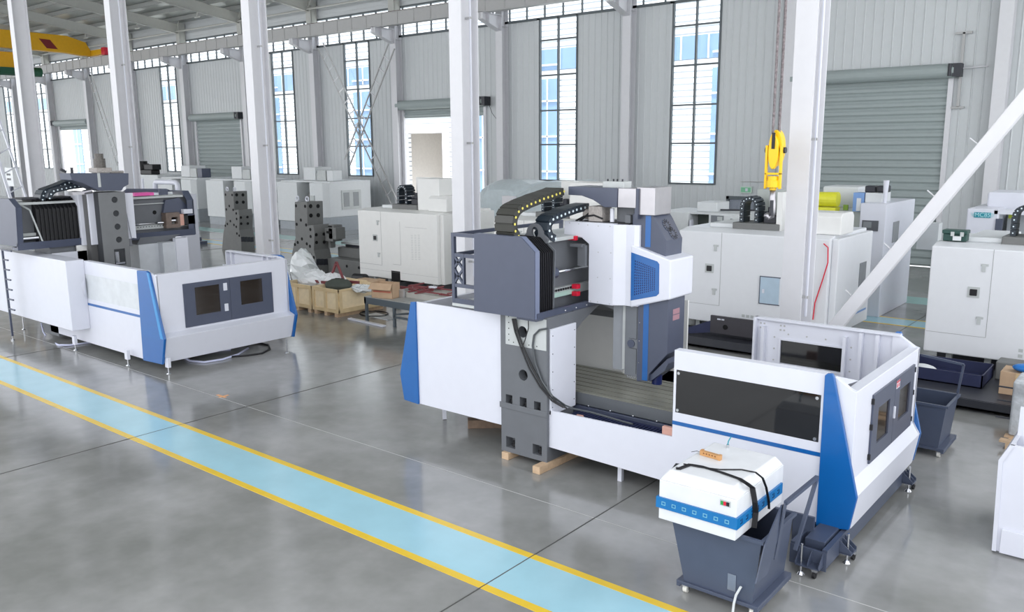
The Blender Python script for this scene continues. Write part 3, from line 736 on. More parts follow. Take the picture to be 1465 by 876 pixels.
MB().cyl((BXF+0.14, 8.72, 2.58), (BXF+0.14, 8.86, 2.58), 0.075).cyl((BXF+0.0, 8.9, 2.78), (BXF+0.04, 8.9, 2.78), 0.05).cyl((BXF+0.0, 8.82, 2.55), (BXF+0.12, 8.82, 2.55), 0.06).build('screw_bearing', SLATE, G)
MB().cyl((BXF, 9.0, 2.86), (BXF+0.01, 9.0, 2.86), 0.001).box(BXF, BXF+0.004, 9.0, 9.35, 2.84, 2.86).build('casting_mark', GREY, G)
tr = [(-6.68, 2.02), (-6.36, 2.02), (-6.34, 2.045), (-6.34, 2.12), (-6.36, 2.13), (-6.40, 2.06), (-6.68, 2.06)]
MB().prism(tr, 'y', 8.3, 11.15).build('way_tray', SLATE, G)
m_ = MB()
for y in (8.9, 9.15, 9.4): m_.sphere((-6.337, y, 2.08), 0.013)
m_.build('tray_screws', STEEL, G)
# near cover
cp = xz(((678, 334), (678, 445), (764.5, 458), (764.5, 361), (745, 339.5)), 8.25)
MB().prism(cp, 'y', 8.25, 8.27).build('end_cover', SLATE, G, bevel=0.004)
xr_ = cp[2][0]
lip = [cp[0], (xr_-0.24+0.0, cp[4][1]), (cp[4][0], cp[4][1]), cp[3], cp[2], (xr_-0.05, cp[2][1]), (xr_-0.05, cp[3][1]-0.02), (cp[4][0]-0.02, cp[4][1]-0.05), (cp[0][0], cp[0][1]-0.05)]
m_ = MB()
def strip(pts, ya, yb, th=0.012):
    for i in range(len(pts)-1):
        a = Vector((pts[i][0], 0, pts[i][1])); b = Vector((pts[i+1][0], 0, pts[i+1][1])); d = (b-a).normalized(); nn = Vector((-d.z, 0, d.x))*th
        m_.add([(v.x, y, v.z) for y in (ya, yb) for v in (a, b, b+nn, a+nn)], [(0, 1, 2, 3), (7, 6, 5, 4), (0, 4, 5, 1), (1, 5, 6, 2), (2, 6, 7, 3), (3, 7, 4, 0)])
strip([cp[0], cp[4], cp[3], cp[2]], 8.27, 8.36, -0.02)
m_.build('cover_lip', mat('slate_light_edge', (116, 124, 148), 0.4), G)
# bellows
m_ = MB(); y = 8.34; k = 0
while y < 8.72:
    e = 0.0 if k % 2 == 0 else 0.02
    bw = [(-7.0, cp[0][1]-0.03-e), (cp[4][0]-0.03-e, cp[4][1]-0.04-e), (cp[3][0]-0.05-e, cp[3][1]-0.04-e), (cp[2][0]-0.06-e, 2.09), (-6.6, 2.09), (-6.6, 2.9), (-7.0, 2.95)]
    m_.prism(bw, 'y', y, y+0.015); y += 0.02; k += 1
m_.build('way_bellows', BLACK, G)
MB().prism([(-6.75, 3.04), (cp[4][0]-0.03, cp[4][1]-0.04), (cp[3][0]-0.03, cp[3][1]-0.03), (cp[2][0]-0.06, 2.1), (cp[2][0]-0.1, 2.1), (cp[3][0]-0.09, cp[3][1]-0.06), (cp[4][0]-0.09, cp[4][1]-0.09), (-6.75, 2.98)], 'y', 8.73, 8.75).build('bellows_end_frame', GREY, G)
# lifting lug
e0 = YP(765, 335, 8.7); r_ = 0.14
m_ = MB(); n_ = 20; po = [(e0[0]+r_*math.cos(PI*i/n_), e0[2]+r_*math.sin(PI*i/n_)) for i in range(n_+1)]
out_ = [(e0[0]+0.22, 2.95)]+po+[(e0[0]-0.24, 2.95)]
hole = [(e0[0]+0.055*math.cos(2*PI*i/24), e0[2]+0.02+0.075*math.sin(2*PI*i/24)) for i in range(24)]
inn = hole
op = []
for i in range(24):
    a = 2*PI*i/24; c_, s_2 = math.cos(a), math.sin(a)
    op.append((e0[0]+c_*r_ if s_2 >= -0.01 else e0[0]+c_*0.22, e0[2]+s_2*r_ if s_2 >= -0.01 else max(2.97, e0[2]+s_2*0.22)))
for yy in (8.7, 8.74):
    m_.add([(a, yy, b) for a, b in op]+[(a, yy, b) for a, b in inn], [(i, (i+1) % 24, (i+1) % 24+24, i+24) for i in range(24)])
m_.add([(a, 8.7, b) for a, b in op]+[(a, 8.74, b) for a, b in op], [(i, (i+1) % 24, (i+1) % 24+24, i+24) for i in range(24)])
m_.add([(a, 8.7, b) for a, b in inn]+[(a, 8.74, b) for a, b in inn], [(i, (i+1) % 24, (i+1) % 24+24, i+24) for i in range(24)])
m_.build('lifting_lug', GREY, G)
# --- service platform behind the cover --------------------------------
pf = 8.42
fx0 = YP(646, 380, pf)[0]; fx1 = YP(682, 380, pf)[0]; fz1 = YP(646, 333, pf)[2]; fz0 = YP(646, 433, pf)[2]
m_ = MB()
for x in (fx0, ): m_.box(x-0.0, x+0.05, pf, pf+0.05, fz0, fz1)
m_.box(fx0+0.05, -7.3, pf+0.002, pf+0.048, fz1-0.05, fz1).box(fx0+0.05, -7.3, pf+0.002, pf+0.06, fz0+0.001, fz0+0.07)
za, zb = YP(646, 362, pf)[2], YP(646, 405, pf)[2]
m_.box(fx0+0.05, -7.3, pf+0.003, pf+0.04, za-0.05, za).box(fx0+0.05, -7.3, pf+0.003, pf+0.04, zb-0.05, zb)
m_.bar((fx0+0.03, pf+0.02, za-0.03), (fx0+0.2, pf+0.02, (za+zb)/2), 0.03); m_.bar((fx0+0.2, pf+0.02, za-0.03), (fx0+0.03, pf+0.02, (za+zb)/2), 0.03)
m_.bar((fx0+0.03, pf+0.02, zb), (fx0+0.2, pf+0.02, (za+zb)/2), 0.03); m_.bar((fx0+0.2, pf+0.02, zb), (fx0+0.03, pf+0.02, (za+zb)/2), 0.03)
m_.box(fx0+0.2, fx0+0.23, pf, pf+0.04, zb, za)
m_.box(fx0+0.002, fx0+0.048, pf+0.05, 10.95, fz1-0.05, fz1-0.001).box(fx0+0.002, fx0+0.048, pf+0.05, 10.95, za-0.05, za)
m_.box(fx0, fx0+0.05, 10.95, 11.0, fz0, fz1)
m_.build('platform_rail', SLATE, G)
MB().box(fx0, -7.3, pf, 11.0, fz0-0.04, fz0).build('platform_deck', GREYL, G)
# --- saddle with white covers ------------------------------------------
S = 9.4
mainp = [(-6.31, 2.12), (-5.92, 2.115), (-5.92, 3.21), (-6.72, 3.21), (-6.72, 3.03), (-6.43, 3.0), (-6.31, 2.92)]
MB().prism(mainp, 'y', S, 10.15).build('saddle_cover', WHITE, G, bevel=0.006)
plan = [(-5.92, S), (-5.78, S+0.09), (-5.66, S+0.09), (-5.60, S+0.12), (-5.60, 10.1), (-5.92, 10.15)]
MB().prism(plan, 'z', 2.12, 3.2).build('saddle_corner_cover', WHITE, G, bevel=0.006)
y2_ = S+0.09
tp = YP(905, 350, y2_); tq = YP(957, 371, y2_); bq = YP(957, 430, y2_); b0 = YP(893, 439, y2_)
head = [(-5.70, b0[2]), (-5.70, tp[2]), (-5.16, tq[2]), (-5.11, tq[2]-0.01), (-5.11, bq[2]+0.01), (-5.16, bq[2])]
MB().prism(head, 'y', y2_-0.012, 10.1).build('head_cover', WHITE, G, bevel=0.02)
vp = [YP(a, b, y2_) for a, b in ((904, 361), (941, 374), (944, 378), (943.5, 420), (940, 423.5), (903, 430))]
o = MB().add([(p[0], y2_-0.017, p[2]) for p in vp]+[(p[0], y2_-0.0125, p[2]) for p in vp], [(0, 1, 2, 3, 4, 5), (11, 10, 9, 8, 7, 6)]+[(i, (i+1) % 6, (i+1) % 6+6, i+6) for i in range(6)]).build('vent_panel', BLUE, G)
m_ = MB(); x0_, x1_ = vp[5][0], vp[3][0]
for i in range(11):
    x = x0_+0.055+i*0.029
    f_ = (x-x0_)/(x1_-x0_); zt_ = vp[0][2]+(vp[2][2]-vp[0][2])*f_-0.07; zb_ = vp[5][2]+(vp[3][2]-vp[5][2])*f_+0.06
    n_ = 13
    for j in range(n_):
        z = zb_+(zt_-zb_)*j/n_; m_.box(x, x+0.012, y2_-0.019, y2_-0.0165, z, z+(zt_-zb_)/n_*0.62)
m_.build('vent_slots', BLUED, o)['kind'] = 'stuff'
m_ = MB()
for (a, b) in ((815, 319), (828, 320.5), (841, 322), (856, 323.5), (873, 324), (856, 361), (874, 362), (855, 397), (873, 399), (845, 431), (855, 432), (872, 435)):
    p = YP(a, b, S); m_.cyl((p[0], S-0.004, p[2]), (p[0], S+0.001, p[2]), 0.008, n=6)
m_.build('cover_screws', BEAMG, G)
# ram
R0 = 9.56; R1 = 10.0
rl = YP(893, 480, R0)[0]; rc_ = YP(912, 480, R0)[0]; rr_ = YP(955.5, 480, R0)[0]
z_t = 2.4
def zR(px, py): return YP(px, py, R0)[2]
front = [(rc_, z_t), (rr_, z_t), (rr_, zR(955, 507)), (YP(928, 536, R0)[0], zR(928, 536)), (YP(927, 546, R0)[0], zR(927, 546)), (rc_, zR(912, 546))]
MB().prism(front, 'y', R0, R1).build('ram_cover', SLATE, G, bevel=0.006)
MB().box(rc_+0.085, rc_+0.165, R0-0.003, R0, zR(925, 546)+0.01, z_t).build('blue_stripe', BLUE, G)
MB().box(rl, rc_, R0+0.02, R1, zR(900, 538), z_t).build('ram_casting', mat('ram_grey', (112, 116, 122), 0.4), G, bevel=0.006)
MB().box(rl-0.05, rl+0.02, R0+0.04, R1, zR(893, 530), z_t).build('ram_guide', GREYL, G)
c0 = YP(902, 492, R0)
MB().cyl((c0[0], R0+0.005, c0[2]), (c0[0], R0+0.02, c0[2]), 0.055, n=20).build('round_cover', SLATE, G)
m_ = MB(); x_ = rc_-0.02
m_.box(x_-0.003, x_, R0+0.014, R0+0.02, zR(905, 485), z_t).box(x_-0.12, x_, R0+0.014, R0+0.02, zR(905, 485)-0.003, zR(905, 485))
m_.box(x_-0.003, x_, R0+0.014, R0+0.02, zR(905, 535), zR(905, 499)).box(x_-0.12, x_, R0+0.014, R0+0.02, zR(905, 499)-0.003, zR(905, 499))
m_.build('seam', DARK, G)
nose = [YP(a, b, R0) for a, b in ((926, 548), (928, 538), (952, 515), (953, 522), (948, 532))]
MB().prism([(p[0], p[2]) for p in nose], 'y', R0+0.05, R1-0.08).build('spindle_nose_cover', SLATE, G)
c0 = YP(940, 540, R0+0.2)
MB().cyl((c0[0], R0+0.2, c0[2]-0.09), (c0[0], R0+0.2, c0[2]+0.1), 0.07).build('spindle', BLUED, G)
m_ = MB(); c0 = YP(903, 539, R0+0.05)
for i in range(6): m_.cyl((c0[0]-0.06+i*0.03, R0+0.05, c0[2]-0.02), (c0[0]-0.06+i*0.03, R0+0.05, c0[2]+0.05), 0.012, n=8)
m_.build('coolant_nozzles', STEEL, G)
m_ = MB()
for zz in (0.55, 0.85, 1.1, 1.35): m_.sphere((rc_+0.03, R0-0.001, 1.2+zz-0.4), 0.009)
m_.build('ram_screws', STEEL, G)
# guide plate left of ram
g0 = YP(871.5, 480, R0+0.0)[0]; g1 = YP(886, 480, R0)[0]
MB().box(g0, g1, R0+0.1, R0+0.2, zR(878, 531)+0.0, z_t).build('ram_side_guard', mat('guard_grey', (158, 162, 168), 0.35), G, bevel=0.004)
# warning labels on ram
lx = rr_+0.0005
m_ = MB(); n_ = MB()
for (za, zb) in ((2.11, 2.04), (2.03, 1.96)):
    m_.box(rr_, rr_+0.001, R0+0.12, R0+0.3, zb, za)
m_.build('warning_label', mat('label_mauve', (160, 120, 130), 0.5), G)
# ram top with fans
ry0, ry1 = R0, R1
ut = [YP(a, b, R0) for a, b in ((905, 306), (934, 307), (939, 315.4), (953, 344.5), (951.5, 372), (905, 352))]
up = [(p[0], p[2]) for p in ut]
MB().prism(up, 'y', ry0, ry1).build('ram_top_cover', SLATE, G, bevel=0.006)
MB().prism([(up[0][0]-0.1, up[5][1]-0.1), (up[0][0]-0.1, up[0][1]-0.02), (up[0][0]-0.02, up[0][1]-0.02), (up[0][0]-0.02, up[5][1]-0.1)], 'y', ry0-0.02, ry1).build('ram_top_casting', GREY, G)
MB().box(rc_+0.085, rc_+0.165, R0-0.003, R0+0.0, 2.92, up[1][1]-0.004).build('blue_stripe', BLUE, G)
a_ = Vector((up[2][0], 0, up[2][1])); b_ = Vector((up[3][0], 0, up[3][1])); dd = (b_-a_); nn = Vector((-dd.z, 0, dd.x)).normalized()
if nn.x < 0: nn = -nn
for f_ in (0.3, 0.72):
    c = a_+dd*f_; c.y = (ry0+ry1)/2+(-0.02 if f_ < 0.5 else 0.03)
    o = MB().cyl(c+nn*0.0005, c+nn*0.006, 0.095, n=24).build('cooling_fan', SLATE, G)
    m_ = MB()
    t2 = dd.normalized(); t1 = Vector((0, 1, 0))
    for k in range(12):
        an = 2*PI*k/12; v = t1*math.cos(an)+t2*math.sin(an); m_.bar(c+nn*0.008+v*0.04, c+nn*0.008+v*0.088, 0.012, 0.003, up=nn)
    m_.build('fan_slots', BLACK, o)
# hat
HYp = 9.45
hp_ = [YP(a, b, HYp) for a, b in ((813, 267), (883, 269.5), (882, 297), (864, 296.5), (848, 286), (832, 280), (813, 279))]
hx_ = [(p[0], p[2]) for p in hp_]
MB().prism(hx_, 'y', HYp, 9.95).build('motor_cowl', SLATE, G, bevel=0.006)
xh = hx_[1][0]; zt_ = hx_[1][1]; zb_ = hx_[2][1]
o = MB().box(xh, xh+0.27, HYp+0.02, 9.9, zb_-0.0, zt_).build('cowl_end_box', BRUSH, G, bevel=0.004)
MB().box(xh+0.25, xh+0.3, HYp+0.03, 9.93, zb_-0.14, zt_).build('cowl_frame', SLATE, G)
q0 = YP(911, 268, HYp+0.06); q1 = YP(936, 309, HYp+0.06)
MB().box(q0[0], q1[0], HYp+0.06, 9.95, q1[2], q0[2]).build('steel_shroud', BRUSH, G, bevel=0.008)
q0 = YP(868, 259, 9.7); q1 = YP(898, 267, 9.7)
MB().box(q0[0], q1[0], 9.6, 9.8, q1[2]-0.03, q0[2]).build('junction_box', GREYL, G, bevel=0.006)
m_ = MB()
for a in (0.05, 0.14, 0.2, 0.28): m_.cyl((q0[0]+a, 9.65, q0[2]), (q0[0]+a, 9.65, q0[2]+0.03), 0.012, n=8)
m_.each('cable_gland', DARK, G)
m_ = MB(); q = YP(858, 306, 9.6)
m_.box(q[0]-0.12, q[0]+0.1, 9.5, 9.75, 3.2, 3.42).cyl((q[0]-0.25, 9.62, 3.3), (q[0]-0.12, 9.62, 3.3), 0.07)
m_.build('feed_motor', mat('motor_beige', (164, 158, 154), 0.5, noise=0.2, nscale=30), G, bevel=0.01)
q = YP(876, 306, 9.55); MB().cyl((q[0], 9.55, 3.2), (q[0], 9.55, 3.4), 0.03).build('grease_cup', WHITE, G)
q = YP(895, 306, 9.6); MB().box(q[0]-0.15, q[0]+0.12, 9.62, 9.85, 3.15, 3.42).build('gear_housing', GREY, G, bevel=0.01)
m_ = MB(); m_.tube([YP(a, b, 9.5) for a, b in ((824, 316), (835, 310), (850, 308), (862, 313))], 0.014, 6); m_.tube([YP(a, b, 9.52) for a, b in ((829, 317), (843, 305), (852, 303))], 0.014, 6)
m_.box(-6.5, -5.75, 9.5, 9.9, 3.19, 3.22).build('saddle_pipes', BLACK, G)
# red way wipers and small covers
q = YP(827, 342, 9.42)
MB().box(-6.62, -6.49, 9.34, 9.4, 2.96, 3.02).build('way_wiper', RED, G, bevel=0.004)
MB().box(-6.53, -6.44, 9.32, 9.4, 2.30, 2.36).box(-6.53, -6.44, 9.32, 9.4, 2.2, 2.26).build('way_wiper', RED, G, bevel=0.004)
MB().box(-6.55, -6.36, 9.3, 9.4, 2.88, 2.92).box(-6.45, -6.33, 9.34, 9.4, 2.62, 2.9).build('wiper_bracket', GREY, G)
# cable chains
c1 = [(807, 274), (801, 276.7), (795.8, 278.4), (790, 280.7), (784, 282.5), (778, 284.5), (772, 287.3), (766, 289.6), (759.9, 292), (754, 295), (747.4, 298.2), (742, 303), (737.8, 311.2), (736.4, 321), (737.3, 331), (742, 338)]
chain(G, yz(c1, -6.72), -7.02, -6.72, 0.1, YDOT, CHB)
c2 = [(843, 296), (837, 297.2), (831, 298.6), (825, 300.3), (819.7, 302.3), (814.2, 304.1), (808.5, 306.4), (803, 308.8), (797.1, 311.2), (791.4, 314), (786.8, 320.5), (785.9, 330.4), (789.2, 338.6), (794.8, 341.6)]
chain(G, yz(c2, -6.5), -6.72, -6.5, 0.1, WDOT, CHB2)
# hanging black cables
fr = 8.4
for k_, pts in enumerate((((733, 456), (737, 475), (745, 497), (757, 527), (772, 553), (790, 574), (806, 583)), ((735, 456), (738, 470), (747, 494), (760, 525), (776, 553), (793, 573), (808, 583)), ((737, 456), (741, 476), (750, 500), (763, 528), (779, 556), (796, 575), (811, 585)), ((756, 458), (756, 470), (751, 487), (746, 500)))):
    p3 = []
    for (a, b) in pts:
        p3.append(YP(a, b, fr-0.0 if a < 786 else 8.45))
    MB().tube(p3, 0.012 if k_ < 3 else 0.007, 6).build('power_cable', BLACK, G)
pts = [(784, 470), (772, 472), (764, 480), (762, 495), (766, 520), (775, 545), (790, 567), (808, 580), (820, 585), (845, 590), (870, 597), (890, 603), (905, 607)]
MB().tube([YP(a, b, 8.42 if a < 792 else 8.7) for a, b in pts], 0.014, 6).build('power_cable', mat('cable_grey', (76, 80, 84), 0.4), G)
# timbers below the machine
def timber(a, b, w, h, label, wm=WOOD):
    o = MB().bar((a[0], a[1], h/2), (b[0], b[1], h/2), w, h).build('timber_baulk', wm, None, bevel=0.006)
    return tag(o, label, 'timber', 'timbers under the gantry machine')
timber((-6.33, 8.25, 0), (-6.28, 10.9, 0), 0.12, 0.1, 'pale timber baulk sticking out under the right edge of the grey machine column')
timber((-6.98, 8.40, 0), (-6.98, 10.9, 0), 0.12, 0.1, 'short timber end showing under the left edge of the grey machine column')
q = ZP(690, 615, 0); timber((q[0]-0.25, q[1]-0.05, 0), (q[0]+0.3, q[1]+0.45, 0), 0.16, 0.13, 'weathered brown timber lying under the big white left skirt of the machine', mat('old_timber', (128, 108, 92), 0.8, noise=0.15, nscale=12))
# chip conveyor under the end ------------------------------------------
C = thing('chip_conveyor', 'slate grey chip conveyor on castors under the blue corner of the gantry machine', 'conveyor', (-2.7, 9.2, 0))
a = ZP(1182, 817, 0.06); x1c = a[0]; b = ZP(1128, 803, 0.06); x0c = b[0]; yc = a[1]
bd = [(x0c, 0.08), (x1c, 0.08), (x1c, 0.27), (x1c-0.05, 0.27), (x1c-0.05, 0.2), (x0c+0.05, 0.2), (x0c+0.05, 0.27), (x0c, 0.27)]
MB().prism(bd, 'y', yc, 10.75).build('trough', SLATE2, C)
MB().box(x0c+0.1, x1c-0.07, yc+0.12, yc+0.62, 0.2, 0.29).build('motor_cover', SLATE2, C, bevel=0.004)
MB().box(x0c, x1c, yc-0.017, yc-0.002, 0.05, 0.25).build('front_plate', SLATE2, C)
MB().box(x0c-0.1, x0c+0.12, yc+0.3, yc+0.33, 0.1, 0.44).build('side_bracket', SLATE2, C)
for (px, py, dx, dy) in ((1157, 818, 0, -0.06), (1206, 800, 0.06, 0), (1298, 700, 0.06, 0)):
    g = ZP(px, py, 0)
    if dx: bx = (x1c+0.001, x1c+0.12, g[1]-0.1, g[1]+0.08)
    else: bx = (g[0]-0.1, g[0]+0.14, yc-0.14, yc-0.018)
    cxx, cyy = (bx[0]+bx[1])/2, (bx[2]+bx[3])/2
    m_ = MB().box(bx[0], bx[1], bx[2], bx[3], 0.1, 0.115)
    if dx:
        for yy in (bx[2], (bx[2]+bx[3])/2, bx[3]-0.01): m_.prism([(bx[0], 0.24), (bx[0], 0.11), (bx[1], 0.11), (bx[1], 0.14)], 'y', yy, yy+0.008)
    else:
        for xx in (bx[0], (bx[0]+bx[1])/2, bx[1]-0.01): m_.prism([(bx[3], 0.24), (bx[3], 0.11), (bx[2], 0.11), (bx[2], 0.14)], 'x', xx, xx+0.008)
    o = m_.build('caster_bracket', SLATE2, C)
    jx_, jy_ = (bx[1]-0.05, bx[2]+0.04) if dx else (bx[0]+0.05, cyy-0.02)
    MB().cyl((jx_, jy_, 0.02), (jx_, jy_, 0.32), 0.011, n=8).cyl((jx_, jy_, 0), (jx_, jy_, 0.03), 0.04, 0.02, n=14).build('levelling_screw', STEEL, o)
    wx_, wy_ = (bx[1]-0.02, bx[3]-0.03) if dx else (bx[1]-0.05, cyy-0.03)
    MB().cyl((wx_-0.015, wy_, 0.038), (wx_+0.015, wy_, 0.038), 0.038, n=16).cyl((wx_-0.02, wy_, 0.038), (wx_+0.02, wy_, 0.038), 0.012, n=8).build('caster_wheel', BLACK, o)
    MB().box(wx_-0.025, wx_+0.025, wy_-0.02, wy_+0.03, 0.07, 0.1).build('caster_fork', STEEL, o)
# ================================================================== LEFT GANTRY MACHINE
L = thing('gantry_milling_machine', 'white and blue gantry milling machine at the left, its bare ram showing four round holes', 'machine', (-17.5, 9.3, 0.0))
YL = 7.85; YLB = 10.8
def YL_(a, b, y=YL): return YP(a, b, y)
FILMW = mat('filmed_window', (206, 210, 214), 0.35, noise=0.06, nscale=5)
# side panel with filmed window
m_ = MB().holed('y', YL, YL+0.03, -19.9, -15.42, 0.17, 1.94, [(-18.0, -15.63, 1.14, 1.66)])
m_.box(-17.9, -15.42, YL+0.03, YL+0.12, 1.915, 1.94)
m_.build('side_panel', WHITE, L)
MB().box(-18.01, -15.62, YL+0.006, YL+0.014, 1.13, 1.67).build('filmed_window', FILMW, L)
MB().box(-17.9, -15.6, YL-0.005, YL-0.0005, 1.0, 1.05).build('blue_stripe', BLUE, L)
bp = [(-15.6, 1.94), (-15.24, 1.96), (-15.15, 1.93), (-14.78, 0.70), (-14.93, 0.19), (-15.66, 0.16)]
MB().prism(bp, 'y', YL-0.05, YL).build('blue_corner', BLUE, L, bevel=0.01)
MB().prism([(-15.2, 1.93), (-15.14, 1.93), (-14.80, 0.70), (-14.9, 0.70)], 'y', YL-0.06, YL-0.045).build('blue_edge_fold', mat('blue_fold', (60, 140, 200), 0.3), L)
MB().prism(bp, 'y', YLB, YLB+0.05).build('blue_corner', BLUE, L, bevel=0.01)
xe = -15.0
pro = [(xe, 1.90), (xe, 0.76), (-14.83, 0.70), (-14.98, 0.20), (-15.1, 0.2), (-15.0, 0.6), (xe-0.14, 0.80), (xe-0.14, 1.90)]
MB().prism(pro, 'y', YL+0.02, YLB-0.02).build('end_panel', WHITE, L, bevel=0.006)
cs = [(-15.42, 1.93), (-15.2, 1.93), (xe, 1.88), (xe, 0.76), (-14.83, 0.70), (-14.98, 0.21), (-15.42, 0.18)]
MB().prism(cs, 'y', YL, YL+0.04).build('corner_sheet', WHITE, L, bevel=0.004)
MB().prism(cs, 'y', YLB-0.04, YLB).build('corner_sheet', WHITE, L, bevel=0.004)
q = [XP(a, b, xe) for a, b in ((260.6, 406), (387.8, 390.3), (265.3, 470.3), (390, 447.7))]
y0, y1_, z0, z1 = q[0][1], q[1][1], 0.80, 1.66
wr = []
for a, b, c_, d_ in ((277.5, 411.5, 315.5, 447), (342.5, 402.5, 376, 432.5)):
    p = XP(a, b, xe); r = XP(c_, d_, xe); wr.append((p[1], r[1], (r[2]+XP(a, d_+3, xe)[2])/2, p[2]))
ym = (y0+y1_)/2
for i in range(2):
    a, b = (y0, ym-0.003) if i == 0 else (ym+0.003, y1_)
    r = wr[i]
    o = MB().holed('x', xe+0.001, xe+0.02, a, b, z0, z1, [r]).build('cabinet_door', SLATE, L)
    MB().box(xe+0.003, xe+0.007, r[0]-0.005, r[1]+0.005, r[2]-0.005, r[3]+0.005).build('door_window', GLASSB, o)
    if i == 0:
        for zz in (1.42, 1.0):
            MB().box(xe+0.02, xe+0.04, ym-0.15, ym-0.07, zz, zz+0.15).build('door_latch', WHITE, o, bevel=0.004)
# rear panel
wp = [YP(a, b, YLB) for a, b in ((336, 382), (352, 381))]
m_ = MB().holed('y', YLB-0.03, YLB, -17.15, -15.3, 0.2, 1.94, [(-16.75, -15.95, 1.1, 1.55)])
m_.box(-17.15, -15.3, YLB-0.12, YLB-0.03, 1.91, 1.94).box(-17.15, -17.12, YLB-0.12, YLB, 0.2, 1.94)
m_.build('rear_panel', WHITE, L)
m_ = MB()
for x in (-16.95, -15.75, -15.55): m_.box(x-0.02, x+0.02, YLB-0.1, YLB-0.03, 0.3, 1.9)
m_.holed('y', YLB-0.05, YLB-0.03, -16.8, -15.9, 1.05, 1.6, [(-16.75, -15.95, 1.1, 1.55)])
m_.build('stiffening_post', WHITE, L)
MB().box(-16.76, -15.94, YLB-0.012, YLB-0.006, 1.09, 1.56).build('rear_window', GLASSD, L)
MB().box(-17.32, -17.22, YLB-0.1, YLB-0.04, 0.2, 1.6).build('door_post', WHITE, L)
# bulging cover at left
a = XP(97, 373, -17.9); b = XP(100, 473, -17.9)
yb_ = (a[1]+b[1])/2
MB().prism([(-17.9, 0.5), (-17.9, 1.97), (-22.5, 1.97), (-22.5, 0.5)], 'y', yb_, YL-0.001).build('sliding_door_box', WHITE, L, bevel=0.008)
MB().add([(-17.88, YL-0.01, 1.62), (-17.82, YL-0.06, 1.5), (-17.84, YL-0.06, 1.2), (-17.88, YL-0.01, 1.1), (-17.9, YL-0.12, 1.45)], [(0, 1, 2, 3), (0, 4, 3)]).build('edge_tab', WHITE, L)
# feet
for k_, (px, py, xx) in enumerate(((238, 536, None), (180, 524, None), (105, 502, None), (31, 472, None), (408, 506, None))):
    g = ZP(px, py, 0)
    if k_ < 2 or k_ == 2: MB().box(g[0]-0.055, g[0]+0.055, g[1]+0.02, g[1]+0.08, 0.13, 0.32).build('leg', WHITE, L)
    MB().cyl((g[0], g[1]+0.05, 0), (g[0], g[1]+0.05, 0.02), 0.045, 0.03).cyl((g[0], g[1]+0.05, 0.02), (g[0], g[1]+0.05, 0.3), 0.014, n=8).build('levelling_foot', STEEL, L)
g0 = ZP(70, 478, 0)
MB().box(g0[0]-0.45, g0[0]+0.5, g0[1]+0.25, g0[1]+0.9, 0.0, 0.7).build('bed_foot', GREY, L)
# bed, table, columns
MB().box(-21.5, -15.6, 8.5, 10.2, 0.15, 0.7).build('bed', GREY, L)
MB().box(-21.4, -15.8, 8.45, 10.25, 0.7, 0.9).build('slotted_table', TABLE, L)
XB = -19.4
yn = XP(25, 353, XB)[1]; yf_ = XP(280, 343, XB)[1]
zb_ = 2.17; zt_ = 3.18
MB().box(-20.3, -19.5, 7.85, 8.5, 0.1, zb_).build('column', GREY, L)
MB().box(-20.3, -19.5, 10.15, 10.8, 0.1, zb_).build('column', GREY, L)
MB().prism([(8.0, zb_), (9.4, zb_), (8.9, 1.95), (8.5, 1.7), (8.0, 1.7)], 'x', -20.2, -19.52).build('beam_seat', GREY, L)
# near column guards and covers seen below the beam
q = [XP(a, b, XB+0.05) for a, b in ((40, 365), (95, 360))]
MB().box(XB-0.05, XB, 7.86, 8.6, 1.0, 1.98).build('column_guard', WHITE, L)
q0 = XP(111, 362, XB)[1]; q1 = XP(138, 355, XB)[1]
MB().box(XB-0.05, XB, q0, q1, 1.0, 2.12).build('column_guard', CREAM, L)
# covers below far part of beam
q = [YP(a, b, 10.3) for a, b in ((227, 355), (252, 395), (250, 345), (267, 390))]
GUARDG = mat('guard_pale_grey', (196, 200, 206), 0.4)
q0 = XP(196, 362, XB)[1]; q1 = XP(227, 360, XB)[1]
m_ = MB().box(XB-0.4, XB+0.1, q0, q1, 0.9, 2.0); m_.build('column_guard', GUARDG, L)
q2 = XP(251, 352, XB+0.3)[1]; q3 = XP(268, 350, XB+0.3)[1]
MB().box(XB+0.05, XB+0.3, q1-0.05, q2, 0.9, 2.02).build('column_guard', GUARDG, L)
MB().box(XB+0.2, XB+0.33, q2, q3, 0.9, 2.1).build('column_guard', WHITE, L)
MB().prism([(q0, 1.98), (q0+0.1, 2.16), (q3, 2.16), (q1, 1.92)], 'x', XB-0.3, XB+0.02).build('beam_seat', GREY, L)
# beam with ways
bxf = XB-0.22
MB().box(bxf-0.7, bxf, yn+0.1, yf_-0.05, zb_, zt_-0.12).build('cross_beam', GREY, L, bevel=0.01)
MB().box(bxf-0.6, bxf+0.12, yn+0.1, yf_-0.2, zt_-0.12, zt_-0.07).build('upper_way', GREYL, L)
MB().box(bxf, bxf+0.08, yn+0.1, yf_-0.05, 2.33, 2.45).box(bxf, bxf+0.05, 9.8, yf_-0.3, 2.92, 2.94).build('lower_way', GREYL, L)
m_ = MB(); y = 9.9
while y < yf_-0.1: m_.cyl((bxf+0.08, y, 2.39), (bxf+0.083, y, 2.39), 0.012, n=6); y += 0.07
m_.each('rail_bolt', BLACK, L)
MB().prism([(XB-0.3, zb_-0.06), (XB, zb_-0.06), (XB+0.02, zb_+0.1), (XB, zb_+0.1), (XB-0.04, zb_), (XB-0.3, zb_)], 'y', yn, yf_).build('way_tray', SLATE, L)
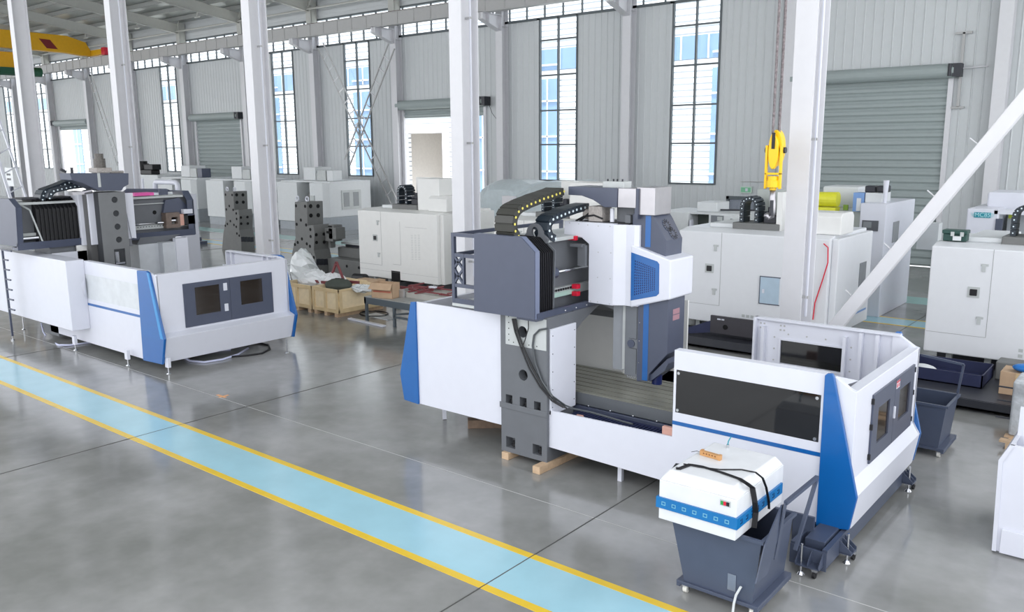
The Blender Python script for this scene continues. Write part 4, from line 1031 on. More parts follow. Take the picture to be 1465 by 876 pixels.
# ball screw end at right
c_ = XP(232, 319, XB+0.0)
MB().cyl((XB-0.05, 9.75, c_[2]), (XB-0.05, c_[1], c_[2]), 0.022).build('ball_screw', STEEL, L, smooth=True)
MB().cyl((XB-0.05, c_[1]-0.1, c_[2]), (XB-0.05, c_[1]+0.05, c_[2]), 0.035).build('screw_nut', STEEL, L)
ca = XP(238, 325, XB)[1]; cb = XP(258, 325, XB)[1]; cz = XP(248, 316, XB)[2]
m_ = MB().holed('x', XB-0.2, XB+0.02, ca, cb, cz-0.17, cz+0.2, [(ca+0.14, cb-0.06, cz-0.08, cz+0.09)])
m_.build('motor_mount', mat('bronze_casting', (110, 96, 88), 0.5, noise=0.15, nscale=20), L, bevel=0.008)
MB().cyl((XB-0.08, ca+0.1, cz), (XB-0.08, cb, cz), 0.05).build('coupling', STEEL, L)
MB().box(XB-0.15, XB+0.03, cb, cb+0.1, cz-0.13, cz+0.15).build('motor_flange', COPPER, L, bevel=0.01)
MB().box(XB-0.17, XB+0.0, cb+0.1, cb+0.42, cz-0.13, cz+0.12).build('feed_motor', BLACK, L, bevel=0.02)
MB().box(XB-0.15, XB+0.01, cb+0.12, cb+0.36, cz+0.15, cz+0.26).build('motor_connector', WHITE, L, bevel=0.01)
c_ = XP(221, 304, bxf)
MB().cyl((bxf, c_[1], c_[2]), (bxf+0.006, c_[1], c_[2]), 0.05).build('bore_bottom', VOID, L)
# far end cover
ec = [(XB-0.9, zb_-0.05), (XB-0.9, zt_+0.02), (XB-0.2, zt_+0.02), (XB, zt_-0.2), (XB, zb_-0.05)]
MB().prism(ec, 'y', yf_-0.02, yf_+0.02).build('end_cover', SLATE, L, bevel=0.004)
m_ = MB(); strip([ec[1], ec[2], ec[3], ec[4]], yf_-0.16, yf_, -0.02); m_.build('cover_lip', SLATE, L)
q = XP(240, 279, XB-0.5)
MB().prism([(yf_-1.35, zt_), (yf_-1.2, zt_+0.1), (yf_-0.2, zt_+0.06), (yf_, zt_-0.02)], 'x', XB-0.9, XB-0.86).build('rear_cover', SLATE, L)
q = XP(247, 300, XB-0.1); MB().prism([(yf_-0.75, 2.62), (yf_-0.65, 3.0), (yf_-0.3, 3.05), (yf_-0.06, 2.8), (yf_-0.06, 2.62)], 'x', bxf+0.001, bxf+0.1).build('cover_bracket', SLATE, L)
# near end cover
ncp = xz(((-26, 284), (12, 284.5), (22, 297), (25.5, 353.5), (-26, 346)), yn)
MB().prism(ncp, 'y', yn, yn+0.02).build('end_cover', SLATE, L, bevel=0.004)
m_ = MB(); strip([ncp[0], ncp[1], ncp[2], ncp[3]], yn+0.02, yn+0.12, -0.02); m_.build('cover_lip', SLATE, L)
fr_ = yn+0.45
MB().bar((XB-0.02, fr_+0.08, zb_+0.05), (XB-0.03, fr_-0.12, zt_-0.22), 0.03).bar((XB-0.03, fr_-0.12, zt_-0.22), (XB-0.2, fr_-0.28, zt_-0.08), 0.03).build('bellows_end_frame', GREYL, L)
MB().cyl((XB-0.05, yn+0.05, 2.35), (XB-0.05, fr_, 2.35), 0.045).build('ball_screw', STEEL, L)
# bellows over the near half of the beam
m_ = MB(); y = fr_; ye = XP(117, 345, XB)[1]; k = 0; stp = 0.085
while y < ye+0.02:
    e = 0.0
    bw = [(XB-0.75, zt_-0.02), (XB-0.22, zt_-0.02), (XB-0.02, zt_-0.2), (XB-0.02, zb_+0.03), (XB-0.2, zb_+0.03), (XB-0.2, zt_-0.3)]
    m_.prism(bw, 'y', y, y+0.022); bw2 = [(a-0.035 if i in (2, 3) else a-0.01, b-0.025 if i < 3 else b) for i, (a, b) in enumerate(bw)]
    m_.prism(bw2, 'y', y+0.022, y+stp); y += stp; k += 1
m_.build('way_bellows', BLACK, L)
MB().box(XB-0.8, XB-0.3, yn+0.3, ye, zt_-0.02, zt_+0.015).build('bellows_rail', DARK, L)
# saddle cover left of ram
ya_, yb2 = XP(115, 320, XB+0.05)[1], XP(140, 320, XB+0.25)[1]
sc1 = [(XB-0.6, 2.1), (XB-0.6, 3.3), (XB+0.0, 3.3), (XB+0.06, 3.25), (XB+0.06, 2.1)]
MB().prism(sc1, 'y', ya_, ya_+0.25).build('saddle_cover', WHITE, L, bevel=0.008)
MB().box(XB-0.5, XB+0.3, ya_+0.1, yb2, 2.12, 3.28).build('saddle_cover', WHITE, L, bevel=0.008)
# ram plate with four holes
XR = -18.85
e0 = XP(149.6, 381, XR); e1 = XP(188.5, 386, XR); etop = XP(162, 275, XR)
ya, yb = e0[1]+0.02, e1[1]; z0r = e1[2]+0.0; z1r = etop[2]
rd = []
for px, py in ((164, 286), (166.3, 305.5), (168.3, 324.5), (170.4, 343)):
    p = XP(px, py, XR); rd.append((p[1], p[2], 0.07))
p = XP(163, 357, XR); r = XP(181, 380, XR)
m_ = MB().holed('x', XR-0.03, XR, ya, yb, z0r, z1r, [(p[1], r[1], r[2]+0.02, p[2])], rd)
m_.build('ram_face', mat('ram_face_grey', (116, 118, 120), 0.45, noise=0.03), L)
MB().box(XR-0.55, XR-0.031, ya, yb, z0r, z1r).build('ram_casting', mat('ram_inner', (52, 54, 58), 0.6), L)
m_ = MB(); cy_ = (p[1]+r[1])/2
m_.cyl((XR-0.03, cy_-0.06, r[2]+0.1), (XR-0.03, cy_-0.06, p[2]-0.06), 0.055).box(XR-0.035, XR-0.005, p[1]+0.02, r[1]-0.02, r[2]+0.05, r[2]+0.09)
m_.build('spindle_motor', STEEL, L)
MB().box(XR-0.5, XR-0.3, ya-0.14, ya, z0r+0.1, z1r+0.02).build('ram_guide', mat('guide_dark', (90, 90, 90), 0.4), L)
q = XP(190, 279, XR-0.1); q2_ = XP(196, 349, XR-0.1)
MB().prism([(yb+0.0, 3.25), (q[1], 3.24), (q2_[1], 2.2), (yb+0.12, 2.22)], 'x', XR-0.14, XR-0.1).build('side_guard', WHITE, L)
MB().box(XR-0.6, XR-0.14, yb, yb+0.15, 2.2, 3.24).build('saddle_cover', WHITE, L)
c_ = XP(189, 345, XR-0.05)
MB().cyl((XR-0.2, c_[1], c_[2]-0.12), (XR-0.2, c_[1], c_[2]+0.1), 0.07, 0.05).build('counterweight_bottle', mat('bottle_grey', (120, 122, 130), 0.5), L)
# cowl
def hy(a, b, x=XR+0.05): p = XP(a, b, x); return (p[1], p[2])
pl = [hy(100, 248), hy(184, 248), hy(184, 264), hy(177, 268), hy(174, 273), hy(142, 273), hy(118, 262), hy(103, 258)]
MB().prism(pl, 'x', XR-0.5, XR+0.05).build('motor_cowl', SLATE, L, bevel=0.006)
q = hy(142, 260)
MB().box(XR+0.05, XR+0.055, q[0]-0.03, q[0]+0.03, q[1]-0.12, pl[0][1]-0.01).build('cowl_strip', GREYL, L)
c_ = XP(143, 240, XR-0.2); kk = abs(XP(143, 240, XR-0.2)[2]-XP(143, 241, XR-0.2)[2])
MB().box(XR-0.4, XR, c_[1]-11*kk, c_[1]+11*kk, c_[2]-7*kk, c_[2]).cyl((XR-0.2, c_[1]+14*kk, c_[2]-7*kk), (XR-0.2, c_[1]+34*kk, c_[2]-7*kk), 2*kk).build('motor_plinth', mat('motor_beige', (164, 158, 154)), L, bevel=0.01)
m_ = MB().cyl((XR-0.2, c_[1], c_[2]), (XR-0.2, c_[1], c_[2]+13*kk), 8*kk, n=12).cyl((XR-0.2, c_[1], c_[2]+13*kk), (XR-0.2, c_[1], c_[2]+20*kk), 6*kk, n=12)
m_.build('drive_motor', mat('motor_dark', (96, 92, 88), 0.5, noise=0.3, nscale=30), L)
MB().cyl((XR-0.2, c_[1]-40*kk, c_[2]-7*kk), (XR-0.2, c_[1]-40*kk, c_[2]+1*kk), 2*kk).bar((XR-0.2, c_[1]-48*kk, c_[2]-5*kk), (XR-0.2, c_[1]-55*kk, c_[2]-1*kk), 0.05).each('cable_gland', DARK, L)
MB().cyl((XR-0.05, ya-0.3, 3.3), (XR-0.05, ya-0.12, 3.33), 0.055).box(XR-0.2, XR, ya-0.55, ya-0.3, 3.26, 3.32).build('rotary_union', BRUSH, L)
# chains on top
cL1 = [(117, 258), (111, 258.5), (105, 259.5), (99, 261.5), (93, 264), (87, 266.5), (81, 268.7), (76, 270.5), (70, 272.5), (65, 274.5), (62, 280), (61, 286)]
chain(L, yz(cL1, XB-0.2), XB-0.55, XB-0.2, 0.11, WDOT, CHB2)
cL2 = [(118, 266), (113, 266.5), (107, 267.2), (101, 268), (95, 269.3), (88.5, 270.5), (82.5, 271.8), (77, 273.5), (73, 278), (71, 284)]
chain(L, yz(cL2, XB), XB-0.18, XB, 0.1, WDOT, CHB2)
# odds on the far end
MB().box(XB-0.5, XB-0.15, XP(197, 280, XB)[1], XP(225, 280, XB)[1], zt_-0.05, zt_+0.02).build('film_scrap', PINK, L)
q = XP(227, 270, XB-0.1); q2_ = XP(240, 280, XB-0.1)
MB().box(XB-0.12, XB-0.08, q[1], q2_[1], zt_-0.05, q[2]-0.02).build('cover_bracket', SLATE, L)
# rack at the far left
m_ = MB(); q = YP(2, 360, 7.2); xk = q[0]
def zk(py): return YP(2, py, 7.2)[2]
m_.box(xk-0.02, xk+0.02, 7.2, 7.24, 0.1, zk(358))
for i in range(7):
    py = 357.5+i*13.6; w_ = 0.52 if i == 0 else 0.26+0.01*i
    m_.box(xk, xk+w_, 7.2, 7.23, zk(py)-0.015, zk(py)+0.015)
m_.build('access_ladder', SLATE, L)
g = ZP(4, 477, 0); MB().cyl((xk, 7.22, 0), (xk, 7.22, 0.03), 0.04).cyl((xk, 7.22, 0.03), (xk, 7.22, 0.3), 0.012, n=8).build('ladder_foot', STEEL, L)
# hoses on the floor
def floor_hose(pts, r, m_, name, label):
    o = MB().tube([Vector(ZP(a, b, 0))+Vector((0, 0, r)) for a, b in pts], r, 8).build(name, m_, None, smooth=True)
    return tag(o, label, 'hose')
floor_hose([(355, 500), (340, 509), (318, 516), (292, 520), (272, 518), (263, 513), (268, 508), (285, 505), (308, 503), (330, 502)], 0.022, mat('clear_hose', (196, 200, 226), 0.3), 'clear_hose', 'loop of pale translucent hose lying under the end of the left machine')
floor_hose([(352, 494), (370, 492), (384, 495), (386, 501), (375, 507), (355, 510), (330, 512)], 0.02, BLACK, 'black_hose', 'black corrugated hose curling out from under the left machine')
o = MB().tube([Vector(YP(59, 462, 7.9)), Vector(YP(62, 475, 7.9)), Vector(YP(70, 487, 7.9)), Vector(ZP(84, 494, 0.02)), Vector(ZP(100, 494, 0.02)), Vector(ZP(122, 491, 0.02)), Vector(ZP(140, 489, 0.02))], 0.02, 8).build('clear_hose', mat('clear_hose', (0, 0, 0)), None, smooth=True)
tag(o, 'pale hose drooping to the floor below the sliding door box of the left machine', 'hose')
# ================================================================== CARTS
def bin_cart(name, label, x0, x1, y0, y1, rim, txa, txb, bxa, bxb, handle=True, matr=SLATE2):
    t = thing(name, label, 'cart', ((x0+x1)/2, (y0+y1)/2, 0), None)
    MB().box(x0, x1, y0, y1, 0.1, 0.135).box(x0, x0+0.04, y0, y1, 0.075, 0.1).box(x1-0.04, x1, y0, y1, 0.075, 0.1).build('base_frame', matr, t, bevel=0.004)
    th = 0.012; ya, yb = y0+0.03, y1-0.03
    m_ = MB()
    for yy in (ya, yb-th): m_.prism([(bxa, 0.135), (bxb, 0.135), (txb, rim), (txa, rim)], 'y', yy, yy+th)
    m_.prism([(bxa, 0.137), (bxa+th, 0.137), (txa+th, rim), (txa, rim)], 'y', ya+th, yb-th)
    m_.prism([(bxb, 0.137), (bxb-th, 0.137), (txb-th, rim), (txb, rim)], 'y', ya+th, yb-th)
    m_.box(bxa+th, bxb-th, ya+th, yb-th, 0.137, 0.15)
    m_.build('hopper', matr, t)
    m_ = MB(); e = 0.025
    m_.box(txa-e, txb+e, ya-e, ya-0.001, rim-0.03, rim+0.002).box(txa-e, txb+e, yb+0.001, yb+e, rim-0.03, rim+0.002).box(txa-e, txa-0.001, ya, yb, rim-0.03, rim+0.002).box(txb+0.001, txb+e, ya, yb, rim-0.03, rim+0.002)
    m_.build('rim', matr, t)
    for xx in (x0+0.07, x1-0.07):
        for yy in (y0+0.07, y1-0.07):
            o = MB().cyl((xx-0.02, yy, 0.038), (xx+0.02, yy, 0.038), 0.038, n=16).build('caster_wheel', mat('caster_white', (226, 224, 216), 0.4), t)
            MB().box(xx-0.03, xx+0.03, yy-0.025, yy+0.025, 0.07, 0.08).box(xx-0.032, xx-0.024, yy-0.015, yy+0.015, 0.03, 0.075).box(xx+0.024, xx+0.032, yy-0.015, yy+0.015, 0.03, 0.075).build('caster_fork', STEEL, o)
    return t
x0, x1, y0, y1 = -3.465, -2.655, 6.72, 7.53
T = bin_cart('chip_cart', 'slate grey tapered chip cart in the foreground, carrying the white cabinet with a blue band', x0, x1, y0, y1, 0.765, -3.56, -2.66, -3.40, -2.72)
hxx = -2.615
m_ = MB()
ha = XP(1124, 720, hxx+0.02); hb = XP(1169, 683, hxx+0.02)
m_.bar(ha, hb, 0.035, 0.035)
m_.bar(ha, (hxx-0.01, y0+0.28, 0.5), 0.012, 0.06, up=(0, 1, 0)).bar(hb, (hxx-0.03, y1+0.03, 0.36), 0.03, 0.05, up=(0, 1, 0))
m_.build('push_handle', SLATE2, T)
# triangular side gussets up to handle
a = Vector(ha); 
ap = [XP(a_, b_, hxx) for a_, b_ in ((1119, 723), (1126, 721), (1113, 771), (1098, 822), (1082, 836), (1095, 780))]
MB().prism([(p[1], p[2]) for p in ap], 'x', hxx-0.012, hxx).build('side_arm', SLATE2, T)
o = MB().box(-2.96, -2.88, 6.743, 6.7495, 0.2, 0.36).build('tape_patch', mat('tape_grey', (112, 120, 134), 0.15), T)
MB().tube([YP(a, b, 6.70) for a, b in ((1060, 840), (1053, 852), (1050, 864), (1048, 880))], 0.012, 6).build('hanging_strap', PLASTIC, T)
# second cart behind the end of the machine
T2 = bin_cart('chip_cart', 'navy grey chip cart standing behind the right end of the gantry machine', -3.1, -2.3, 12.08, 12.86, 0.74, -3.2, -2.32, -3.05, -2.38)
m_ = MB(); hz_ = 1.0
pa = YP(1380, 524, 12.8); pb = YP(1340, 512, 12.8)
m_.bar(YP(1379, 522, 12.82), YP(1370, 563, 12.82), 0.03).bar(YP(1379, 522, 12.82), YP(1318, 508, 12.82), 0.03)
m_.build('push_handle', SLATE2, T2)
# cabinet on the cart
cz0, cz1 = 0.77, 1.155
cx0, cx1, cy0, cy1 = -3.605, -2.84, 6.59, 7.66
K = thing('control_cabinet', 'white metal cabinet with a blue punched band, lying on the foreground chip cart', 'cabinet', ((cx0+cx1)/2, (cy0+cy1)/2, cz0))
CW = mat('cabinet_white', (220, 222, 225), 0.3)
MB().box(cx0, cx1, cy0, cy1, cz0, cz1).build('body', CW, K, bevel=0.006)
c = 0.06; zt = 1.245
m_ = MB().add([(cx0, cy0, cz1), (cx1, cy0, cz1), (cx1, cy1, cz1), (cx0, cy1, cz1), (cx0+c, cy0+c*1.3, zt), (cx1-c, cy0+c*1.3, zt), (cx1-c, cy1-c, zt), (cx0+c, cy1-c, zt)],
    [(0, 1, 5, 4), (1, 2, 6, 5), (2, 3, 7, 6), (3, 0, 4, 7), (4, 5, 6, 7), (3, 2, 1, 0)])
m_.build('lid', CW, K, bevel=0.012)
e = 0.02
o = MB().box(cx0-e, cx1+e, cy0-e, cy0-0.001, 0.885, 0.99).box(cx1+0.001, cx1+e, cy0, cy1-0.05, 0.885, 0.99).box(cx0-e, cx0-0.001, cy0, cy1-0.05, 0.885, 0.99).build('blue_band', mat('teal_blue', (18, 110, 172), 0.3), K)
m_ = MB()
for i in range(7):
    xx = cx0+0.06+i*0.105
    m_.holed('y', cy0-e-0.003, cy0-e, xx-0.02, xx+0.02, 0.92, 0.955, [(xx-0.014, xx+0.014, 0.926, 0.949)])
m_.build('punched_marks', mat('mark_pale', (120, 180, 200), 0.4), o)
m_ = MB()
for i in range(8):
    yy = cy0+0.05+i*0.12
    m_.box(cx1+e, cx1+e+0.003, yy, yy+0.04, 0.915, 0.925).box(cx1+e, cx1+e+0.003, yy+0.03, yy+0.04, 0.915, 0.96).box(cx1+e, cx1+e+0.003, yy, yy+0.012, 0.945, 0.96)
m_.build('punched_slots', mat('slot_navy', (10, 50, 96), 0.5), o)
o = MB().box(-2.995, -2.895, cy0-0.006, cy0-0.0005, 1.07, 1.125).build('switch_plate', GREYL, K)
MB().box(-2.985, -2.962, cy0-0.012, cy0-0.006, 1.08, 1.115).build('green_button', mat('button_green', (40, 150, 70), 0.4), o)
MB().box(-2.958, -2.935, cy0-0.012, cy0-0.006, 1.08, 1.115).build('red_button', RED, o)
MB().box(-2.931, -2.905, cy0-0.012, cy0-0.006, 1.08, 1.115).build('black_button', BLACK, o)
# terminal block on top
p0 = ZP(1005, 651, zt); p1 = ZP(1029, 658, zt)
Bk = thing('terminal_block', 'small brass terminal block with a wire lying on top of the white cabinet', 'terminal block', (p0[0], p0[1], zt))
MB().bar((p0[0], p0[1], zt+0.022), (p1[0], p1[1], zt+0.022), 0.05, 0.044).build('block', BRASS, Bk, bevel=0.004)
m_ = MB(); d = Vector(p1)-Vector(p0); nv = Vector((d.y, -d.x, 0)).normalized()
for i in range(5):
    c_ = Vector(p0)+d*(0.15+0.17*i); m_.bar(c_+nv*0.0255+Vector((0, 0, 0.03)), c_+nv*0.0265+Vector((0, 0, 0.03)), 0.014, 0.014)
m_.build('terminal_slots', mat('slot_brown', (120, 70, 30), 0.6), Bk)
MB().box(p0[0]-0.02, p0[0]+0.005, p0[1]-0.02, p0[1]+0.03, zt, zt+0.05).box(p1[0]-0.005, p1[0]+0.02, p1[1]-0.03, p1[1]+0.02, zt, zt+0.05).build('end_clamp', BRASS, Bk)
MB().tube([Vector(p0)+Vector(v) for v in ((-0.01, 0, 0.02), (-0.06, 0.0, 0.025), (-0.11, -0.02, 0.01))], 0.003, 5).build('wire', BLACK, Bk)
# teal cable tip sticking up
p = ZP(1041, 641, zt)
Wk = thing('cable_stub', 'thin teal cable standing up from a steel gland on the white cabinet', 'cable', (p[0], p[1], zt))
MB().cyl((p[0], p[1], zt), (p[0], p[1], zt+0.035), 0.014).build('gland', STEEL, Wk)
MB().tube([(p[0], p[1], zt+0.03), (p[0]+0.005, p[1], zt+0.07), (p[0]+0.03, p[1], zt+0.12)], 0.006, 6).build('cable', TEAL, Wk)
# black strap cables over cabinet
def over(pts, r, n=4):
    for j in range(n):
        q = [Vector(v)+Vector((0.011*j, 0.004*j, 0)) for v in pts]
        mS.tube(q, r, 6)
mS = MB()
z_ = zt+0.008
A = [(cx0-0.06, 6.95, 1.13), (cx0-0.01, 6.93, 1.2), ZP(968, 671, z_), ZP(985, 664.5, z_), ZP(1000, 667, z_), ZP(1030, 676, z_), ZP(1055, 685, z_), ZP(1066, 692, z_), (cx1+0.0, XP(1074, 706, cx1+0.005)[1], 1.18), (cx1+0.03, XP(1077, 720, cx1+0.03)[1], 1.05), (cx1+0.03, XP(1078, 740, cx1+0.03)[1], 0.94), (cx1+0.03, XP(1076, 754, cx1+0.03)[1], 0.8)]
over(A, 0.008)
Bp = [ZP(978, 664, z_), ZP(1000, 668.5, z_), ZP(1030, 672, z_), ZP(1060, 672, z_), ZP(1080, 676, z_), ZP(1090, 684, z_), (cx1+0.03, XP(1095, 700, cx1+0.03)[1], 1.1), (cx1+0.03, XP(1099, 718, cx1+0.03)[1], 0.93), (cx1+0.03, XP(1099, 733, cx1+0.03)[1], 0.85)]
over(Bp, 0.006, 2)
o = mS.build('cable_bundle', BLACK, None); tag(o, 'bundle of flat black cables draped over the white cabinet on the cart', 'cable')
# white box bottom right
V = thing('white_machine_cover', 'glossy white sheet metal cover with a chamfered corner, cut off at the bottom right', 'cover', (-0.9, 9.8, 0))
MB().prism([(-1.27, 0.02), (-1.295, 1.01), (-1.21, 1.19), (-1.17, 1.19), (-1.255, 1.0), (-1.23, 0.02)], 'y', 9.5, 10.6).build('side_wall', WHITE, V)
MB().prism([(-1.26, 0.02), (-1.29, 1.01), (-1.21, 1.19), (-0.3, 1.19), (-0.3, 0.02)], 'y', 9.52, 9.55).build('front_wall', WHITE, V, bevel=0.004)
MB().box(-1.2, -0.3, 9.49, 9.52, 0.02, 0.28).build('kick_panel', WHITE, V, bevel=0.004)
MB().box(-1.2, -0.3, 9.9, 9.93, 0.02, 1.5).build('back_panel', WHITE, V)
# ================================================================== ROW OF LATHES
LX, LY = 0.0, 17.0
def lathe(x0, label, kind):
    t = thing('cnc_lathe', label, 'machine', (x0, LY, 0), 'row of white lathes seen from behind')
    w_ = 3.35; z0, z1 = 0.36, 2.36; yb = 19.35
    body = MB().prism([(LY, z0), (LY, z1), (LY+0.35, z1+0.06), (yb, z1+0.06), (yb, z0)], 'x', x0, x0+w_).box(x0+w_, x0+w_+0.14, LY+0.12, yb, z0, z1)
    body.build('body', CREAM if kind == 0 else OFFW2, t, bevel=0.02)
    # rear door seams, hinges, isolator switch
    m_ = MB(); y = LY-0.003
    m_.box(x0+1.02, x0+1.028, y, LY, 0.75, z1).box(x0+0.02, x0+1.02, y, LY, 0.745, 0.752)
    if kind == 0: m_.box(x0+1.84, x0+1.846, y, LY, 0.82, 2.1).box(x0+1.5, x0+1.84, y, LY, 0.815, 0.822).box(x0+2.05, x0+2.95, y, LY, 1.95, 1.955)
    m_.box(x0+0.0, x0+w_, y, LY, 0.58, 0.584) if kind == 0 else None
    m_.build('door_seam', mat('seam_grey', (150, 152, 152), 0.6), t)
    m_ = MB()
    for zz in (1.95, 0.98):
        m_.box(x0+0.86, x0+0.92, LY-0.02, LY, zz, zz+0.14).box(x0+0.84, x0+0.96, LY-0.015, LY, zz+0.1, zz+0.14)
    m_.build('door_lock', GREYL, t)
    o = MB().box(x0+0.66, x0+0.86, LY-0.012, LY, 1.46, 1.66).build('switch_plate', GREYL, t)
    MB().box(x0+0.7, x0+0.82, LY-0.03, LY-0.012, 1.5, 1.62).build('isolator_switch', BLACK, o, bevel=0.01)
    if kind == 0:
        m_ = MB()
        for zz in range(15):
            for k in range(3): m_.box(x0+2.3+k*0.14, x0+2.38+k*0.14, y, LY, 1.02+zz*0.05+0.012*k, 1.03+zz*0.05+0.012*k)
        m_.build('vent_louvres', GREYL, t)
        m_ = MB()
        for zz in range(13):
            for k in range(3): m_.box(x0+w_+0.14, x0+w_+0.143, LY+0.5+k*0.2, LY+0.6+k*0.2, 1.1+zz*0.05, 1.115+zz*0.05)
        m_.build('side_louvres', GREYL, t)
        MB().box(x0+1.42, x0+1.8, LY-0.002, LY+0.3, 0.3, 0.62).build('pipe_opening', VOID, t)
    else:
        m_ = MB()
        for i in range(3):
            for j in range(2): m_.box(x0+1.56+i*0.1, x0+1.63+i*0.1, y, LY, 0.46+j*0.1, 0.52+j*0.1)
        m_.build('vent_squares', GREYL, t)
    if kind == 1:
        o = MB().box(x0+1.95, x0+2.36, LY-0.02, LY-0.004, 0.92, 1.48).build('open_hatch', mat('hatch_pale_blue', (176, 196, 212), 0.35), t)
        MB().box(x0+1.93, x0+1.95, LY-0.02, LY-0.001, 0.9, 1.5).box(x0+1.93, x0+2.38, LY-0.02, LY-0.001, 1.48, 1.5).box(x0+1.93, x0+2.38, LY-0.02, LY-0.001, 0.9, 0.915).build('hatch_frame', SLATE, o)
        MB().box(x0+2.0, x0+2.05, LY-0.035, LY-0.02, 1.14, 1.22).build('hatch_latch', WHITE, o)
        MB().tube([(x0+w_-0.12, LY-0.02, 2.27), (x0+w_-0.02, LY-0.05, 2.2), (x0+w_-0.0, LY-0.06, 1.9), (x0+w_-0.1, LY-0.04, 1.5), (x0+w_-0.22, LY-0.03, 1.05), (x0+w_-0.24, LY-0.03, 0.7)], 0.012, 6).build('red_cable', RED, t)
        # window opening in the end
        MB().box(x0+w_+0.141, x0+w_+0.15, 18.55, 19.0, 1.2, 1.72).build('end_window', mat('window_grey', (130, 134, 138), 0.2), t)
        MB().box(x0+w_+0.141, x0+w_+0.146, 18.3, 19.2, 0.86, 0.89).box(x0+w_+0.141, x0+w_+0.146, 18.3, 19.2, 0.62, 0.66).build('trim_line', LBLUE, t)
    if kind == 2:
        MB().box(x0+2.06, x0+2.6, LY-0.01, LY, 0.9, 1.75).build('side_opening', mat('opening_grey', (110, 112, 116), 0.4), t)
    # roof kit: slab, carriage block, cable chain, motor, chip guard, tail cover
    zt = z1+0.06
    MB().box(x0+0.45, x0+1.1, LY+0.6, yb-0.1, zt, zt+0.09).build('roof_slab', OFFW, t, bevel=0.01)
    MB().box(x0+1.05, x0+2.1, LY+0.45, LY+1.2, zt-0.02, zt+0.14).build('carriage', CAST, t, bevel=0.02)
    pins = []; cz = zt+0.14; r = 0.17
    yy0 = LY+0.75
    # arch lies in the XZ plane
    c = MB(); pn = MB(); P = [Vector((x0+1.2, 0, cz))]+[Vector((x0+1.2, 0, cz+0.12*k)) for k in (1, 2, 3)]+[Vector((x0+1.2+r-r*math.cos(a), 0, cz+0.36+r*math.sin(a))) for a in [PI*k/7 for k in range(1, 8)]]+[Vector((x0+1.2+2*r, 0, cz+0.36-0.12*k)) for k in (1, 2, 3)]
    for i in range(len(P)-1):
        d = P[i+1]-P[i]; L_ = d.length; d.normalize(); nn = Vector((-d.z, 0, d.x))*0.045
        a = P[i]+d*L_*0.05; b = P[i]+d*L_*0.95; q = [a-nn, b-nn, b+nn, a+nn]
        c.add([(v.x, yy0-0.18, v.z) for v in q]+[(v.x, yy0+0.18, v.z) for v in q], [(0, 1, 2, 3), (7, 6, 5, 4), (0, 4, 5, 1), (1, 5, 6, 2), (2, 6, 7, 3), (3, 7, 4, 0)])
        m0 = (P[i]+P[i+1])/2; pn.cyl((m0.x, yy0-0.185, m0.z), (m0.x, yy0-0.18, m0.z), 0.014, n=6)
    o = c.build('cable_chain', CHB2, t); pn.each('chain_pin', WDOT, o)
    m_ = MB().box(x0+1.68, x0+1.95, LY+0.65, LY+0.9, cz, cz+0.16).cyl((x0+1.8, LY+0.78, cz+0.16), (x0+1.8, LY+0.78, cz+0.34), 0.08).cyl((x0+1.66, LY+0.7, cz+0.2), (x0+1.8, LY+0.78, cz+0.2), 0.05)
    m_.build('turret_motor', DARK, t, bevel=0.01)
    if kind == 0:
        MB().box(x0+2.1, x0+2.98, LY+0.5, LY+1.3, zt, zt+0.92).build('tall_cover', CREAM, t, bevel=0.02)
        MB().box(x0+1.3, x0+2.1, LY+1.25, LY+1.32, zt, zt+0.92).build('back_guard', CREAM, t)
    else:
        MB().box(x0+2.02, x0+2.14, LY+0.5, LY+1.2, zt-0.04, zt+0.82).build('tall_cover', CREAM, t)
        MB().box(x0+1.3, x0+2.05, LY+1.15, LY+1.22, zt, zt+0.84).build('back_guard', mat('guard_grey_green', (176, 182, 178), 0.5), t)
    pr = [(LY+0.3, zt), (LY+0.3, zt+0.36), (LY+0.4, zt+0.44), (LY+1.0, zt+0.44), (LY+1.1, zt+0.36), (LY+1.1, zt)]
    MB().prism(pr, 'x', x0+2.72, x0+3.45).build('tail_cover', CREAM, t, bevel=0.02)
    # stand and shadow plinth
    m_ = MB()
    for xx in (x0+0.35, x0+1.0, x0+2.9): m_.box(xx, xx+0.1, LY+0.25, LY+0.35, 0.0, z0)
    m_.each('machine_foot', GREYL, t)
    MB().box(x0+0.1, x0+3.2, LY+0.7, yb-0.1, 0.02, z0).build('bed_shadow_plinth', DARK, t)  # dark block put in for the shadow under the lathe body
    return t
OFFW2 = mat('lathe_white', (222, 224, 228), 0.35, noise=0.012)
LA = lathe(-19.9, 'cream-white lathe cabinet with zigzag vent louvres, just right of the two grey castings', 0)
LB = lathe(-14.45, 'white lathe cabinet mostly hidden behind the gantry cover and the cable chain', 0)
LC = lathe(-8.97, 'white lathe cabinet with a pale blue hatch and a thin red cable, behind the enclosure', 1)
LD = lathe(-3.75, 'white lathe cabinet at the right edge with a green toolbox on its roof', 2)
